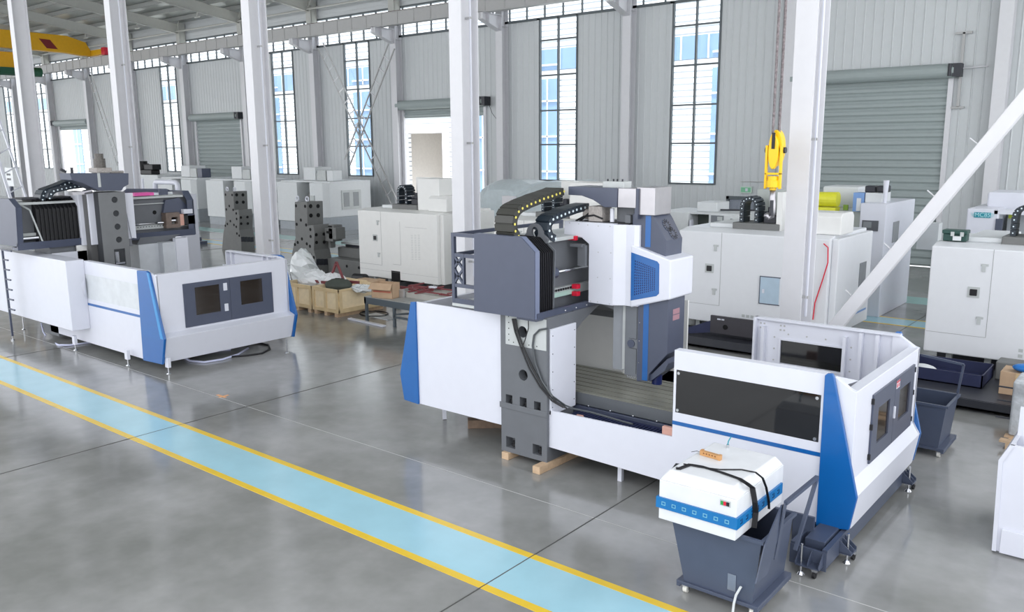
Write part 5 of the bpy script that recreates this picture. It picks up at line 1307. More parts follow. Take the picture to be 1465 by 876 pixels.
# green tool case on the right lathe
q = YP(1365, 338, 17.5); q2_ = YP(1398, 338, 17.5)
zt = 2.43
TB = thing('toolbox', 'dark green plastic toolbox with grey latches on the roof of the right-hand lathe', 'toolbox', ((q[0]+q2_[0])/2, 17.5, zt))
bx0, bx1 = -3.66, -3.26
zt = 2.43
MB().box(bx0, bx1, 17.38, 17.62, zt, zt+0.14).build('case', GREEN, TB, bevel=0.015)
MB().box(bx0-0.012, bx1+0.012, 17.335, 17.635, zt+0.14, zt+0.21).build('lid', GREEN, TB, bevel=0.015)
MB().box(bx1-0.26, bx1-0.2, 17.32, 17.34, zt+0.1, zt+0.18).box(bx1-0.1, bx1-0.04, 17.32, 17.34, zt+0.1, zt+0.18).each('latch', GREYL, TB)
MB().box(bx1-0.22, bx1-0.08, 17.325, 17.35, zt+0.02, zt+0.1).build('case_label', OFFW, TB)
# chip trays and conveyors under lathes
def tray(name, label, x0, x1, y0, y1, h, m_=NAVY, z0=0.06):
    t = thing(name, label, 'tray', ((x0+x1)/2, (y0+y1)/2, 0), None)
    th = 0.02
    b = MB().box(x0, x1, y0, y1, z0, z0+th).box(x0, x1, y0, y0+th, z0, h).box(x0, x1, y1-th, y1, z0, h).box(x0, x0+th, y0, y1, z0, h).box(x1-th, x1, y0, y1, z0, h)
    b.build('tray', m_, t)
    f = MB()
    for xx in (x0+0.1, x1-0.16):
        for yy in (y0+0.05, y1-0.11): f.box(xx, xx+0.06, yy, yy+0.06, 0, z0)
    f.build('tray_feet', DARK, t)
    return t
T3 = tray('chip_tray', 'black chip tray pulled out below the lathe with the red cable', -8.8, -5.7, 15.9, 16.95, 0.24, DARK)
p = YP(1008, 480, 16.2)
o = MB().box(-7.9, -6.5, 16.5, 16.56, 0.24, 0.62).build('tray_splash_plate', mat('splash_charcoal', (62, 60, 66), 0.5), T3)
MB().cyl((-7.55, 16.49, 0.4), (-7.55, 16.5, 0.4), 0.055).build('plate_hole', VOID, o)
MB().box(-7.74, -7.66, 16.492, 16.499, 0.54, 0.57).box(-7.64, -7.58, 16.492, 16.499, 0.54, 0.57).build('plate_mark', WHITE, o)
MB().add([(-8.3, 16.0, 0.24), (-7.9, 16.5, 0.24), (-7.9, 16.5, 0.5), (-8.3, 16.0, 0.34)], [(0, 1, 2, 3)]).build('tray_baffle', NAVY, T3)
T4 = tray('chip_tray', 'navy chip tray holding rags below the right-hand lathe', -3.75, -2.45, 15.4, 16.4, 0.42, NAVY, 0.2)
q = XP(1335, 535, -3.3)
o = tag(MB().sphere((-3.45, 15.75, 0.3), 0.2, 14, 8, (1.2, 0.8, 0.5)).build('rag_heap', OFFW, None, smooth=True), 'crumpled white rag lying in the navy chip tray at the right', 'rag')
T5 = tray('conveyor_base', 'dark steel base plinth on the floor under the right-hand lathe', -3.6, -0.4, 14.6, 16.9, 0.2, DARK)
m_ = MB().box(-3.55, -0.45, 14.65, 16.85, 0.16, 0.2); m_.build('plinth_top', DARK, T5)
t = thing('coolant_pump', 'grey coolant pump box with a white label under the right-hand lathe', 'pump', (-2.1, 16.3, 0.2))
MB().box(-2.4, -1.85, 16.2, 16.6, 0.2, 0.52).build('pump_box', CAST, t, bevel=0.02); MB().box(-2.28, -2.02, 16.195, 16.2, 0.38, 0.43).build('label', WHITE, t)
MB().cyl((-1.7, 16.3, 0.2), (-1.7, 16.3, 0.42), 0.12).build('pump_motor', BLACK, t)
# cardboard box, blue bag, wrapped parts, pallet at the right edge
a = ZP(1428, 563, 0.2); b = ZP(1452, 569, 0.2); zc = YP(1430, 531, a[1])[2]; ax0, ax1, ay0 = a[0], b[0], a[1]
t = thing('cardboard_box', 'brown cardboard carton on the dark plinth below the right-hand lathe, at the right edge', 'box', (ax0, ay0, 0.2))
MB().box(ax0, ax1+0.25, ay0, ay0+0.5, 0.2, zc).build('carton', CARD, t, bevel=0.006); MB().box(ax0+0.22, ax0+0.26, ay0-0.005, ay0-0.001, 0.2, zc).build('tape', mat('tape_tan', (206, 180, 140), 0.4), t)
o = MB().sphere((ax1+0.12, ay0+0.15, zc+0.07), 0.16, 14, 8, (1.5, 1, 0.45)).build('blue_bag', mat('bag_blue', (40, 120, 200), 0.4, bump=0.5, bscale=12), None, smooth=True); tag(o, 'bright blue bag on the cardboard carton at the right edge', 'bag')
pa = ZP(1428, 641, 0); pX, pY = pa[0], pa[1]
Pt = thing('timber_pallet', 'small timber pallet on the floor at the right edge behind the white cover', 'pallet', (pX, pY, 0))
m_ = MB()
for i in range(4): m_.box(pX+i*0.02, pX+0.95, pY+i*0.26, pY+0.14+i*0.26, 0.09, 0.115)
m_.each('deck_board', WOOD, Pt)
MB().box(pX+0.08, pX+0.18, pY, pY+0.95, 0, 0.089).box(pX+0.7, pX+0.8, pY, pY+0.95, 0, 0.089).each('pallet_bearer', WOOD, Pt)
Wp = thing('wrapped_parts_stack', 'stack of machine parts in clear film on the pallet at the right edge', 'parcel', (pX+0.4, pY+0.5, 0.115))
wx = YP(1444, 600, pY+0.3)[0]; wz = YP(1446, 545, pY+0.3)[2]
MB().box(wx, wx+0.6, pY+0.3, pY+0.95, 0.117, wz).build('wrapped_stack', mat('film_grey', (176, 180, 184), 0.25, noise=0.25, nscale=7, bump=0.8, bscale=9), Wp, bevel=0.03)
m_ = MB()
for zz in (0.35, 0.6, 0.8): m_.bar((wx-0.18, pY+0.35, zz), (wx+0.05, pY+0.35, zz), 0.02)
m_.each('protruding_rod', DARK, Wp)

# ================================================================== BACKGROUND MACHINES
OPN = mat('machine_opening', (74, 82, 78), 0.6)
def vmc(xc, yc, label, full=True, w_=4.1, d_=3.0):
    # xc,yc: near right corner (+X, -Y); body goes to -X and +Y
    t = thing('machining_centre', label, 'machine', (xc, yc, 0), 'white machining centres in the left background')
    ch = 0.25
    plan = [(xc-1.3, yc), (xc-ch, yc), (xc, yc+ch), (xc, yc+d_), (xc-1.3, yc+d_)]
    MB().prism(plan, 'z', 0.75, 2.5).build('right_cabin', OFFW, t, bevel=0.02)
    MB().prism(plan, 'z', 0.0, 0.75).build('grey_base', mat('base_grey', (160, 166, 172), 0.45), t)
    MB().box(xc-w_, xc-2.35, yc, yc+d_, 0.45, 2.5).build('left_cabin', OFFW, t, bevel=0.02)
    MB().box(xc-w_, xc-1.3, yc+0.1, yc+d_, 0.0, 0.6).build('grey_base', MATS['base_grey'], t)
    MB().box(xc-2.35, xc-1.3, yc+0.9, yc+1.0, 0.6, 2.5).build('work_chamber', OPN, t)
    MB().box(xc-2.0, xc-1.65, yc+0.4, yc+0.8, 0.9, 1.9).build('spindle_head', CAST, t, bevel=0.02)
    MB().box(xc-w_, xc, yc+0.3, yc+d_, 2.5, 2.56).build('roof_plate', OFFW, t)
    o = MB().box(xc+0.001, xc+0.03, yc+1.0, yc+2.3, 1.1, 2.1).build('door_frame', GREYL, t)
    for yy in (1.12, 1.76): MB().box(xc+0.03, xc+0.036, yc+yy, yc+yy+0.38, 1.25, 1.98).build('door_window', mat('pane_grey', (120, 126, 132), 0.15), o)
    m_ = MB().box(xc-3.3, xc-2.3, yc+1.2, yc+2.3, 2.56, 3.25); m_.build('column_cover', OFFW, t, bevel=0.02)
    MB().box(xc-1.9, xc-1.2, yc+1.0, yc+1.7, 2.56, 3.1).build('magazine_cover', GREYL, t, bevel=0.02)
    MB().box(xc-1.1, xc-0.6, yc+1.0, yc+1.6, 2.56, 3.1).build('electrical_box', SLATE if not full else OFFW, t, bevel=0.02)
    MB().cyl((xc-2.1, yc+1.2, 2.56), (xc-2.1, yc+1.2, 2.95), 0.08).build('motor', GREYL, t)
    MB().tube([(xc-2.25, yc+1.5, 2.56), (xc-2.2, yc+1.5, 2.9), (xc-2.0, yc+1.5, 3.05), (xc-1.8, yc+1.5, 2.95)], 0.06, 8).build('cable_hose', BLACK, t, smooth=True)
    MB().box(xc-1.15, xc-0.9, yc-0.06, yc, 1.5, 1.85).build('control_panel', GREYL, t)
    return t
vmc(-34.35, 27.3, 'white machining centre with a two-pane grey door, left of the half-open middle shutter')
vmc(-40.1, 26.6, 'white machining centre partly hidden behind the third near column')
vmc(-45.85, 26.75, 'white machining centre with a chamfered corner, in front of the closed grey shutter', False)
# dark tool turret on top of the far-left machine
t = thing('bare_lathe_bed', 'pale machine with a black tool turret on top, seen right of the second near column', 'machine', (-53.5, 27.5, 0))
MB().box(-57, -51.2, 27.5, 29.5, 0, 2.65).build('body', OFFW, t, bevel=0.03)
m_ = MB().box(-56.0, -52.5, 27.8, 28.4, 2.65, 2.95).cyl((-54.0, 28.0, 2.95), (-54.0, 28.0, 3.5), 0.35).box(-54.9, -53.4, 27.9, 28.2, 3.1, 3.35).box(-53.4, -52.3, 27.8, 28.4, 2.95, 3.3).tube([(-57.0, 28, 3.4), (-56.5, 28, 3.3), (-55.9, 28, 3.0)], 0.15, 8)
m_.build('tool_turret', BLACK, t, bevel=0.04)
# white machine with a tubular handle behind the left gantry
t = thing('white_machine', 'white low machine with a thick tubular handle behind the left gantry', 'machine', (-27.2, 15.2, 0))
xz_ = [YP(a, b, 15.5) for a, b in ((203, 275), (262, 276), (218, 261), (251, 276))]
xl_, xr_ = xz_[0][0], xz_[1][0]
MB().box(xl_, xr_, 15.3, 16.0, 0.0, xz_[0][2]).build('body', WHITE, t, bevel=0.02)
zz = xz_[2][2]
m_ = MB().tube([(xz_[2][0], 15.6, xz_[0][2]-0.05), (xz_[2][0], 15.6, zz-0.05), (xz_[2][0]+0.1, 15.6, zz+0.02), (xz_[3][0]-0.1, 15.6, zz+0.02), (xz_[3][0], 15.6, zz-0.05), (xz_[3][0], 15.6, xz_[0][2]-0.05)], 0.09, 12)
m_.build('tube_handle', WHITE, t, smooth=True)
MB().cyl((xl_+0.1, 15.5, xz_[0][2]), (xl_+0.1, 15.5, xz_[0][2]+0.5), 0.05).build('post', WHITE, t)
# small machines behind lathe B and C
def box_machine(name, label, cat, y, pts, ztop_depth, material=OFFW, z0=0.0):
    pass
t = thing('small_lathe', 'white compact lathe with a black control screen, behind the lathe with the red cable', 'machine', (-11.8, 22, 0))
yy = 21.5
def Q(a, b): p = YP(a, b, yy); return p[0], p[2]
xa, za = Q(938, 302); xb, _z = Q(985, 303); xc_, zc_ = Q(1014, 303); xd_, zd_ = Q(1057, 304)
MB().box(xa, xb, yy, yy+1.8, 0, za).build('left_cabin', OFFW, t, bevel=0.02)
MB().box(xc_, xd_, yy, yy+1.8, 0, za-0.02).build('right_cabin', OFFW, t, bevel=0.02)
MB().box(xb, xc_, yy+0.6, yy+1.8, 0, za-0.03).build('work_chamber', OPN, t)
MB().box(xb, xd_, yy+0.1, yy+1.8, za-0.04, za).build('roof_plate', OFFW, t)
MB().box(xb+0.05, xb+0.1, yy-0.02, yy+0.1, 0.5, za-0.2).build('door_edge', WHITE, t)
p0 = Q(1018, 308); p1 = Q(1035, 322)
o = MB().box(p0[0], p1[0], yy-0.03, yy, p1[1], p0[1]).build('control_panel', mat('panel_grey', (120, 124, 130), 0.4), t)
p0 = Q(1027, 310); p1 = Q(1034, 316); MB().box(p0[0], p1[0], yy-0.035, yy-0.03, p1[1], p0[1]).build('screen', GREYL, o)
p0 = Q(1045, 313); p1 = Q(1048, 318); MB().box(p0[0], p1[0], yy-0.01, yy, p1[1], p0[1]).build('switch', DARK, t)
p0 = Q(983, 293); p1 = Q(1012, 302); MB().box(p0[0], p1[0], yy+0.6, yy+1.4, za, p0[1]+0.05).build('roof_box', OFFW, t, bevel=0.02)
m_ = MB().bar((xd_-0.9, yy+0.8, za+0.05), (xd_+0.1, yy+0.8, za+0.08), 0.05).bar((xb+0.2, yy+0.8, za+0.25), (xb+0.5, yy+0.7, za+0.05), 0.04); m_.build('roof_rail', DARK, t)
# machine group at the right background (white with a blue film and yellow rolls)
t = thing('machining_centre', 'white machining centre with blue protective film, in front of the closed right-hand shutter', 'machine', (-8.6, 22, 0))
yy = 21.6
xa, za = Q(1231, 296); xb, zb = Q(1269, 292)
xr2 = xb
MB().box(xa, xb, yy, yy+2.6, 0, zb).build('right_cabin', WHITE, t, bevel=0.02)
MB().box(xa-2.2, xa, yy+0.7, yy+2.6, 0, za-0.1).build('main_cabin', mat('cabin_grey', (176, 182, 184), 0.45), t)
p0 = Q(1234, 315); p1 = Q(1256, 331)
o = MB().box(p0[0], p1[0], yy-0.03, yy-0.001, p1[1], p0[1]).build('control_panel', mat('panel_dark', (84, 86, 92), 0.4), t)
p0 = Q(1236, 317); p1 = Q(1247, 326); MB().box(p0[0], p1[0], yy-0.04, yy-0.03, p1[1], p0[1]).build('screen', mat('screen_grey', (130, 134, 138), 0.2), o)
pw = [XP(a, b, xb) for a, b in ((1278, 318), (1284, 345))]
MB().box(xb, xb+0.01, pw[0][1], pw[1][1], pw[1][2], pw[0][2]).build('end_window', mat('window_grey', (0, 0, 0)), t)
p0 = Q(1212, 277); p1 = Q(1226, 305); MB().box(p0[0], p1[0], yy+0.5, yy+0.9, p1[1], p0[1]).build('blue_film_panel', LBLUE, t)
p0 = Q(1217, 285); p1 = Q(1222, 304); MB().box(p0[0], p1[0], yy+0.48, yy+0.5, p1[1], p0[1]).build('film_strip', OFFW, t)
p0 = Q(1229, 277); p1 = Q(1252, 292); MB().box(p0[0], p1[0], yy+0.5, yy+1.3, p1[1], p0[1]).build('motor_cover', OFFW, t, bevel=0.02)
p0 = Q(1165, 272); p1 = Q(1206, 292); MB().box(p0[0]-0.2, p1[0], yy+1.2, yy+2.2, p1[1]-0.3, p0[1]+0.05).build('column_cover', OFFW, t, bevel=0.05)
m_ = MB()
for a in (1226, 1244): p0 = Q(a, 277); m_.box(p0[0], p0[0]+0.25, yy+0.6, yy+0.9, p0[1], p0[1]+0.17)
m_.build('drive_motor', DARK, t, bevel=0.03)
p0 = Q(1259, 291); MB().cyl((p0[0], yy+0.4, zb), (p0[0], yy+0.4, zb+0.55), 0.04, 0.07).build('signal_post', WHITE, t)
p0 = Q(1166, 287); p1 = Q(1189, 287); MB().cyl((p0[0]-0.3, yy+0.55, p0[1]), (p1[0], yy+0.55, p1[1]), 0.19, n=16).box(p0[0]-0.3, p1[0], yy+0.35, yy+0.75, 0, p0[1]-0.19).build('yellow_roll', YFILM, t)
p0 = Q(1194, 298); p1 = Q(1197, 303)
MB().box(p0[0], p0[0]+0.12, yy+0.66, yy+0.7, p1[1], p0[1]+0.05).build('green_label', mat('label_green', (120, 150, 50), 0.5), t)
a = YP(1300, 318, yy+3.2); MB().box(xb-0.02, xb+0.5, yy+3.2, yy+3.6, 1.4, a[2]).build('end_box', OFFW, t)
# right machine with teal name plate
yy = 21.6
t = thing('machining_centre', 'white machining centre with a teal name plate, top right behind the green toolbox', 'machine', (-3.6, yy, 0))
xa, za = Q(1384, 298); xb, zb = Q(1430, 300); xc_, zc_ = Q(1480, 302)
MB().box(xa, xb, yy, yy+2, 0, za).build('left_cabin', WHITE, t, bevel=0.03)
MB().box(xb+0.1, xc_, yy+0.5, yy+2, 0, zc_-0.1).build('work_chamber', mat('chamber_grey', (150, 154, 158), 0.4), t)
MB().box(xb-0.1, xc_, yy+0.0, yy+0.5, zc_-0.1, zc_).build('header_beam', WHITE, t)
p0 = Q(1402, 277); MB().box(p0[0], xc_, yy+0.9, yy+2.2, zc_-0.1, p0[1]).build('column_cover', WHITE, t, bevel=0.05)
p0 = Q(1394, 303.5); p1 = Q(1417, 312)
o = MB().box(p0[0], p1[0], yy-0.02, yy-0.001, p1[1], p0[1]).build('name_plate', TEAL, t)
tx = text('VMC850', 0.13, mat('plate_lettering', (170, 216, 224), 0.5), 'tmp', None, (0, 0, 0), (0, 0, 0))
bpy.context.view_layer.update()
me = bpy.data.meshes.new_from_object(tx.evaluated_get(bpy.context.evaluated_depsgraph_get())); bpy.data.objects.remove(tx)
me.transform(Matrix.Translation((((p0[0]+p1[0])/2, yy-0.024, (p0[1]+p1[1])/2)))@Matrix.Rotation(PI/2, 4, 'X')); me.transform(Matrix.Translation((-t.location.x, -t.location.y, -t.location.z)))
tx = bpy.data.objects.new('lettering', me); COL.objects.link(tx); tx.parent = t
p0 = Q(1425, 313); p1 = Q(1432, 338); MB().box(p0[0], p1[0], yy-0.03, yy+0.1, p1[1], p0[1]).build('door_handle_strip', SLATE, t)
for a, c_ in ((1438, mat('label_green2', (176, 190, 50), 0.5)), (1446, mat('label_olive', (150, 154, 110), 0.5))):
    p0 = Q(a, 306); p1 = Q(a+6.5, 315); MB().box(p0[0], p1[0], yy+0.48, yy+0.499, p1[1], p0[1]).build('safety_label', c_, t)
p0 = Q(1405, 330); p1 = Q(1417, 334); MB().box(p0[0], p1[0], yy-0.01, yy, p1[1], p0[1]).build('chip_window', GREYL, t)
# exit sign and small wall conduit
p = YP(1067, 272, W-0.1); 
t = thing('exit_sign', 'small pale green emergency exit sign on the wall above the grey personnel door', 'sign', (p[0], W-0.08, p[2]))
MB().box(p[0]-0.24, p[0]+0.24, W-0.1, W-0.03, p[2]-0.12, p[2]+0.14).build('sign_body', mat('sign_frame', (196, 214, 204), 0.4), t)
MB().box(p[0]-0.2, p[0]+0.2, W-0.106, W-0.1, p[2]-0.08, p[2]+0.1).build('sign_face', mat('sign_green', (120, 190, 150), 0.4), t)
MB().box(p[0]-0.02, p[0]+0.08, W-0.11, W-0.106, p[2]-0.05, p[2]+0.07).bar((p[0]-0.15, W-0.108, p[2]), (p[0]-0.05, W-0.108, p[2]), 0.02, 0.004).build('sign_pictogram', WHITE, t)
MB().cyl((p[0]-0.25, W-0.06, p[2]+0.32), (p[0]+1.4, W-0.06, p[2]+0.34), 0.015, n=6).build('conduit', BEAMG, t)
# film covered machines ------------------------------------------------
def covered(name, label, pts, y0, d_, z0=0.0, m_=FILM):
    P = [YP(a, b, y0) for a, b in pts]
    cx_ = sum(p[0] for p in P)/len(P)
    t = thing(name, label, 'machine', (cx_, y0+d_/2, 0), 'machines under grey film covers')
    rows = []
    for k in range(9):
        f_ = k/8; s_ = 1-0.35*(2*f_-1)**4*1.0; dz = -0.35*(abs(2*f_-1))**3
        rows.append([(cx_+(p[0]-cx_)*s_+0.04*math.sin(k*2.1+i), y0+d_*f_, (p[2]+dz*(0.2+0.8*(p[2] > 1.5)) if p[2] > 0.3 else 0.0)+0.03*math.sin(i*3+k)) for i, p in enumerate(P)])
    n = len(P); vs = [v for r in rows for v in r]; fs = []
    for k in range(8):
        for i in range(n-1): fs.append((k*n+i, k*n+i+1, (k+1)*n+i+1, (k+1)*n+i))
    fs += [tuple(range(n)), tuple(8*n+i for i in range(n))]
    MB().add(vs, fs).build('film_cover', m_, t, smooth=False)
    return t
covered('covered_machine', 'machine draped in grey protective film, right of the column with the cable chain', [(655, 385), (664, 292), (678, 268), (690, 259), (730, 258), (745, 262), (756, 276), (760, 300), (762, 390)], 25.2, 2.6)
covered('covered_machine', 'second film-draped machine behind the yellow-dotted cable chain', [(716, 398), (719, 290), (722, 276), (748, 262), (772, 261), (800, 260), (818, 268), (845, 285), (852, 405)], 22.0, 3.0)
o = MB().box(*[v for v in (YP(722, 300, 21.9)[0], YP(738, 300, 21.9)[0])], 21.75, 21.95, 0, YP(722, 280, 21.9)[2]).build('pale_board', mat('foam_pale', (222, 220, 224), 0.6), None, bevel=0.02)
tag(o, 'pale flat panel leaning on the second film-draped machine', 'panel')

# ================================================================== GREY CASTINGS
def casting(dx, dy, label):
    y = 17.3
    t = thing('machine_casting', label, 'casting', (-22.9+dx, 17.6+dy, 0), 'bare grey machine castings')
    def D(P): return [(a+dx, b) for a, b in P]
    P = xz(((421.5, 289), (439, 289), (440, 323), (448, 322), (450, 333), (449, 358), (452.5, 374), (453, 401), (413, 401), (418, 360), (422.5, 340), (421.5, 312)), y)
    d1 = XP(462, 289, P[1][0])[1]-y
    MB().prism(D(P), 'y', y+dy, y+dy+d1).build('column_casting', CAST, t, bevel=0.015)
    sl = 0.0
    m_ = MB()
    for a, b in ((423.5, 294.5), (436.5, 295.3), (430.5, 315), (424.5, 321), (438, 322), (444, 328.5), (444.5, 338.5), (432, 342), (426, 347), (422, 350), (439, 349), (443.5, 352.5), (444.5, 364.5), (449, 368.5)):
        p = YP(a, b, y); m_.cyl((p[0]+dx, y+dy-0.004, p[2]), (p[0]+dx, y+dy+0.01, p[2]), 0.055, n=12)
    x1 = P[1][0]
    for a, b in ((444.5, 295), (455, 295), (445, 308.5), (455.5, 308)):
        p = XP(a, b, x1); m_.cyl((x1+dx-0.01, p[1]+dy, p[2]), (x1+dx+0.004, p[1]+dy, p[2]), 0.068, n=12)
    x2 = P[4][0]
    for a, b in ((452.5, 336), (463.5, 335), (453, 347), (464, 346.5)):
        p = XP(a, b, x2); m_.cyl((x2+dx-0.01, p[1]+dy, p[2]), (x2+dx+0.004, p[1]+dy, p[2]), 0.055, n=12)
    m_.each('bolt_hole', VOID, t)
    m_ = MB()
    x3 = P[6][0]
    for i in range(4):
        p = XP(455+i*5.2, 375, x3); m_.box(x3+dx-0.02, x3+dx+0.006, p[1]+dy-0.07, p[1]+dy+0.07, p[2]-0.1, p[2]+0.1)
    m_.each('base_pocket', DARK, t)
    for a in (425.5, 439.5):
        p = YP(a, 286, y+0.3); m_ = MB(); r = 0.075
        m_.tube([(p[0]+dx+r*math.cos(k*PI/6), y+dy+0.3, P[0][1]+0.09+r*math.sin(k*PI/6)) for k in range(13)], 0.025, 8)
        m_.build('lifting_eye', WHITE, t, smooth=True)
    return t, P, d1, y
c1, P, d1, y = casting(0, 0, 'tall grey machine casting with bolt holes, standing behind the wooden crates')
casting(-8.35, 2.65, 'farther grey machine casting with bolt holes, left of the third near column')
# bed with slotted slide to the right of the first casting
t = thing('machine_bed', 'grey machine bed with open slideways, right of the nearer tall casting', 'casting', (-21, 18.6, 0))
x_ = P[6][0]
b0 = YP(520, 400, 18.6)[0]
MB().box(x_+0.02, -20.1, 17.75, 18.35, 0, 0.62).build('bed_casting', CAST, t, bevel=0.02)
MB().box(x_+0.02, -20.1, 18.2, 18.9, 0.62, 0.95).build('saddle', CAST, t, bevel=0.02)
MB().box(x_+0.1, -20.05, 18.3, 19.6, 1.05, 1.12).build('slide_plate', GREYL, t)
MB().box(x_+0.2, -20.2, 18.4, 18.9, 0.95, 1.05).build('slideway', DARK, t)
m_ = MB()
for i in range(4): m_.cyl((x_+0.4+i*0.6, 17.745, 0.42), (x_+0.4+i*0.6, 17.752, 0.42), 0.05, n=10)
m_.build('bolt_holes', VOID, t)
ax = P[4][0]; ay = XP(470, 330, ax)[1]
t2 = thing('headstock_casting', 'small grey casting block with slots fixed beside the top of the nearer tall casting', 'casting', (ax+0.4, ay+0.3, 1.1))
q0 = XP(471, 325, ax)[2]; q1 = XP(471, 344, ax)[2]
MB().box(ax+0.05, ax+0.45, ay-0.2, ay+0.2, q1, q0).box(ax+0.25, ax+0.62, ay-0.2, ay+0.2, q1+0.08, q0+0.02).box(ax+0.2, ax+0.5, ay-0.18, ay+0.18, q0, q0+0.1).build('block', CAST, t2, bevel=0.01)
MB().box(ax+0.15, ax+0.4, ay-0.21, ay-0.2, q0-0.18, q0-0.1).box(ax+0.25, ax+0.42, ay-0.21, ay-0.2, q0+0.03, q0+0.08).build('slot', VOID, t2)
MB().box(ax+0.08, ax+0.2, ay-0.1, ay+0.1, 0.96, q1).build('stand', CAST, t2)

# ================================================================== CRATES AND CLUTTER
def crate(x0, x1, y0, y1, h, label):
    t = thing('wooden_crate', label, 'crate', ((x0+x1)/2, (y0+y1)/2, 0), 'wooden crates behind the left machine')
    z0 = 0.12; th = 0.02
    m_ = MB().box(x0, x1, y0, y0+th, z0, h).box(x0, x1, y1-th, y1, z0, h).box(x0, x0+th, y0, y1, z0, h).box(x1-th, x1, y0, y1, z0, h).box(x0, x1, y0, y1, z0, z0+th)
    m_.build('crate_walls', CRATEW, t)
    m_ = MB(); b = 0.09
    for x in (x0, (x0+x1)/2-b/2, x1-b): m_.box(x, x+b, y0-0.03, y0, z0-0.02, h)
    m_.box(x0, x1, y0-0.025, y0-0.001, h-b, h-0.002).box(x0, x1, y0-0.025, y0-0.001, z0-0.015, z0+b-0.02)
    m_.box(x1, x1+0.03, y0, y0+b, z0, h).box(x1, x1+0.03, y1-b, y1, z0, h).box(x1+0.001, x1+0.025, y0, y1, h-b*0.6, h-0.002).box(x1+0.001, x1+0.025, y0, y1, z0-0.015, z0+b)
    m_.each('batten', mat('crate_batten', (218, 194, 152), 0.65, noise=0.08), t)
    m_ = MB()
    for x in (x0+0.05, (x0+x1)/2-0.06, x1-0.17): m_.box(x, x+0.12, y0-0.02, y1, 0.0, z0-0.02)
    m_.each('skid', WOOD, t)
    return t
cA = ZP(487, 455, 0); cB = ZP(521, 437, 0); cyy0 = cA[1]; cyy1 = cB[1]
hc = YP(489, 416, cyy0)[2]
xm = YP(448, 440, cyy0)[0]
crate(xm+0.02, cA[0]-0.03, cyy0, cyy1, hc, 'wooden crate nearer the camera, filled with red painted brackets')
crate(xm-1.25, xm-0.02, cyy0, cyy1, hc, 'wooden crate half hidden by the left machine, filled with white foam wrap')
def blob(c, r, sc_, m_, n=18, k=11, amp=0.12, seed=1):
    rnd = random.Random(seed); mb = MB(); mb.sphere(c, r, n, k, sc_)
    mb.v = [(v[0]+rnd.uniform(-amp, amp)*r, v[1]+rnd.uniform(-amp, amp)*r, v[2]+rnd.uniform(-amp, amp)*r) for v in mb.v]
    return mb
FO = mat('white_foam_wrap', (226, 228, 230), 0.6, noise=0.04)
ym_ = (cyy0+cyy1)/2
m_ = blob((xm-0.75, ym_-0.1, hc+0.02), 0.42, (1.2, 1, 0.62), FO, seed=2); b2 = blob((xm-0.1, ym_, hc+0.02), 0.36, (1.1, 1, 0.55), FO, seed=3); n_ = len(m_.v); m_.v += b2.v; m_.f += [tuple(i+n_ for i in f) for f in b2.f]
tag(m_.build('foam_wrap', FO, None), 'heap of crumpled white foam wrap spilling from the wooden crates', 'packaging')
tag(blob((xm+0.45, ym_-0.25, hc+0.0), 0.34, (1.2, 0.9, 0.5), None, seed=5, amp=0.06).build('green_cloth', mat('dark_green_cloth', (74, 80, 74), 0.8), None, smooth=True), 'dark grey-green cloth bundle in the front wooden crate', 'cloth')
tag(blob((xm+1.2, ym_-0.1, hc-0.03), 0.24, (1.5, 1.1, 0.35), None, seed=6).build('clear_bags', PLASTIC, None), 'clear plastic bags among the red brackets in the crate', 'packaging')
t = thing('red_bracket', 'red painted triangular steel frame standing up out of the front wooden crate', 'bracket', (xm+1.4, ym_, hc))
x_ = cA[0]-1.0
m_ = MB().bar((x_-0.35, ym_, hc-0.05), (x_, ym_, hc+0.55), 0.05).bar((x_+0.35, ym_, hc-0.05), (x_, ym_, hc+0.55), 0.05).bar((x_-0.75, ym_-0.35, hc+0.04), (x_+0.55, ym_-0.3, hc+0.04), 0.07)
m_.build('steel_frame', REDP, t)
t = thing('red_bracket', 'red painted steel bar lying across the front wooden crate', 'bracket', (xm+1.2, ym_-0.4, hc))
MB().bar((x_-0.6, ym_-0.15, hc+0.05), (x_+0.75, ym_+0.1, hc+0.06), 0.07, 0.07).build('steel_bar', REDP, t)
# crumpled clear wrap behind the crates (tall)
m_ = blob((YP(434, 380, 16.3)[0], 16.3, 0.45), 0.52, (0.9, 0.7, 1.25), PLASTIC, 14, 10, 0.13, 9)
m_.v = [(a, b, max(0.0, c_)) for a, b, c_ in m_.v]
tag(m_.build('plastic_wrap', PLASTIC, None), 'tall crumpled heap of shiny clear plastic wrap left of the nearer grey casting', 'packaging')
# cardboard cartons
def carton(x0, x1, y0, y1, z0, z1, label, open_=False, rot=0.0):
    t = thing('cardboard_box', label, 'box', ((x0+x1)/2, (y0+y1)/2, z0), 'cardboard boxes near the bench')
    if not open_:
        MB().box(x0, x1, y0, y1, z0, z1).build('carton', CARD, t, bevel=0.006)
    else:
        th = 0.008
        MB().box(x0, x1, y0, y0+th, z0, z1).box(x0, x1, y1-th, y1, z0, z1).box(x0, x0+th, y0, y1, z0, z1).box(x1-th, x1, y0, y1, z0, z1).box(x0, x1, y0, y1, z0, z0+th).build('carton', CARD, t)
        MB().add([(x0, y0, z1), (x1, y0, z1), (x1+0.02, y0-0.12, z1-0.14), (x0-0.02, y0-0.12, z1-0.14)], [(0, 1, 2, 3)]).add([(x0, y0, z1), (x0, y1, z1), (x0-0.14, y1, z1+0.04), (x0-0.14, y0, z1+0.04)], [(0, 1, 2, 3)]).build('flap', CARD, t)
        MB().box(x0+0.05, x1-0.05, y0-0.003, y0, (z0+z1)/2-0.04, (z0+z1)/2).build('red_print', mat('carton_print', (190, 110, 90), 0.7), t)
    t.rotation_euler = (0, 0, rot)
    return t
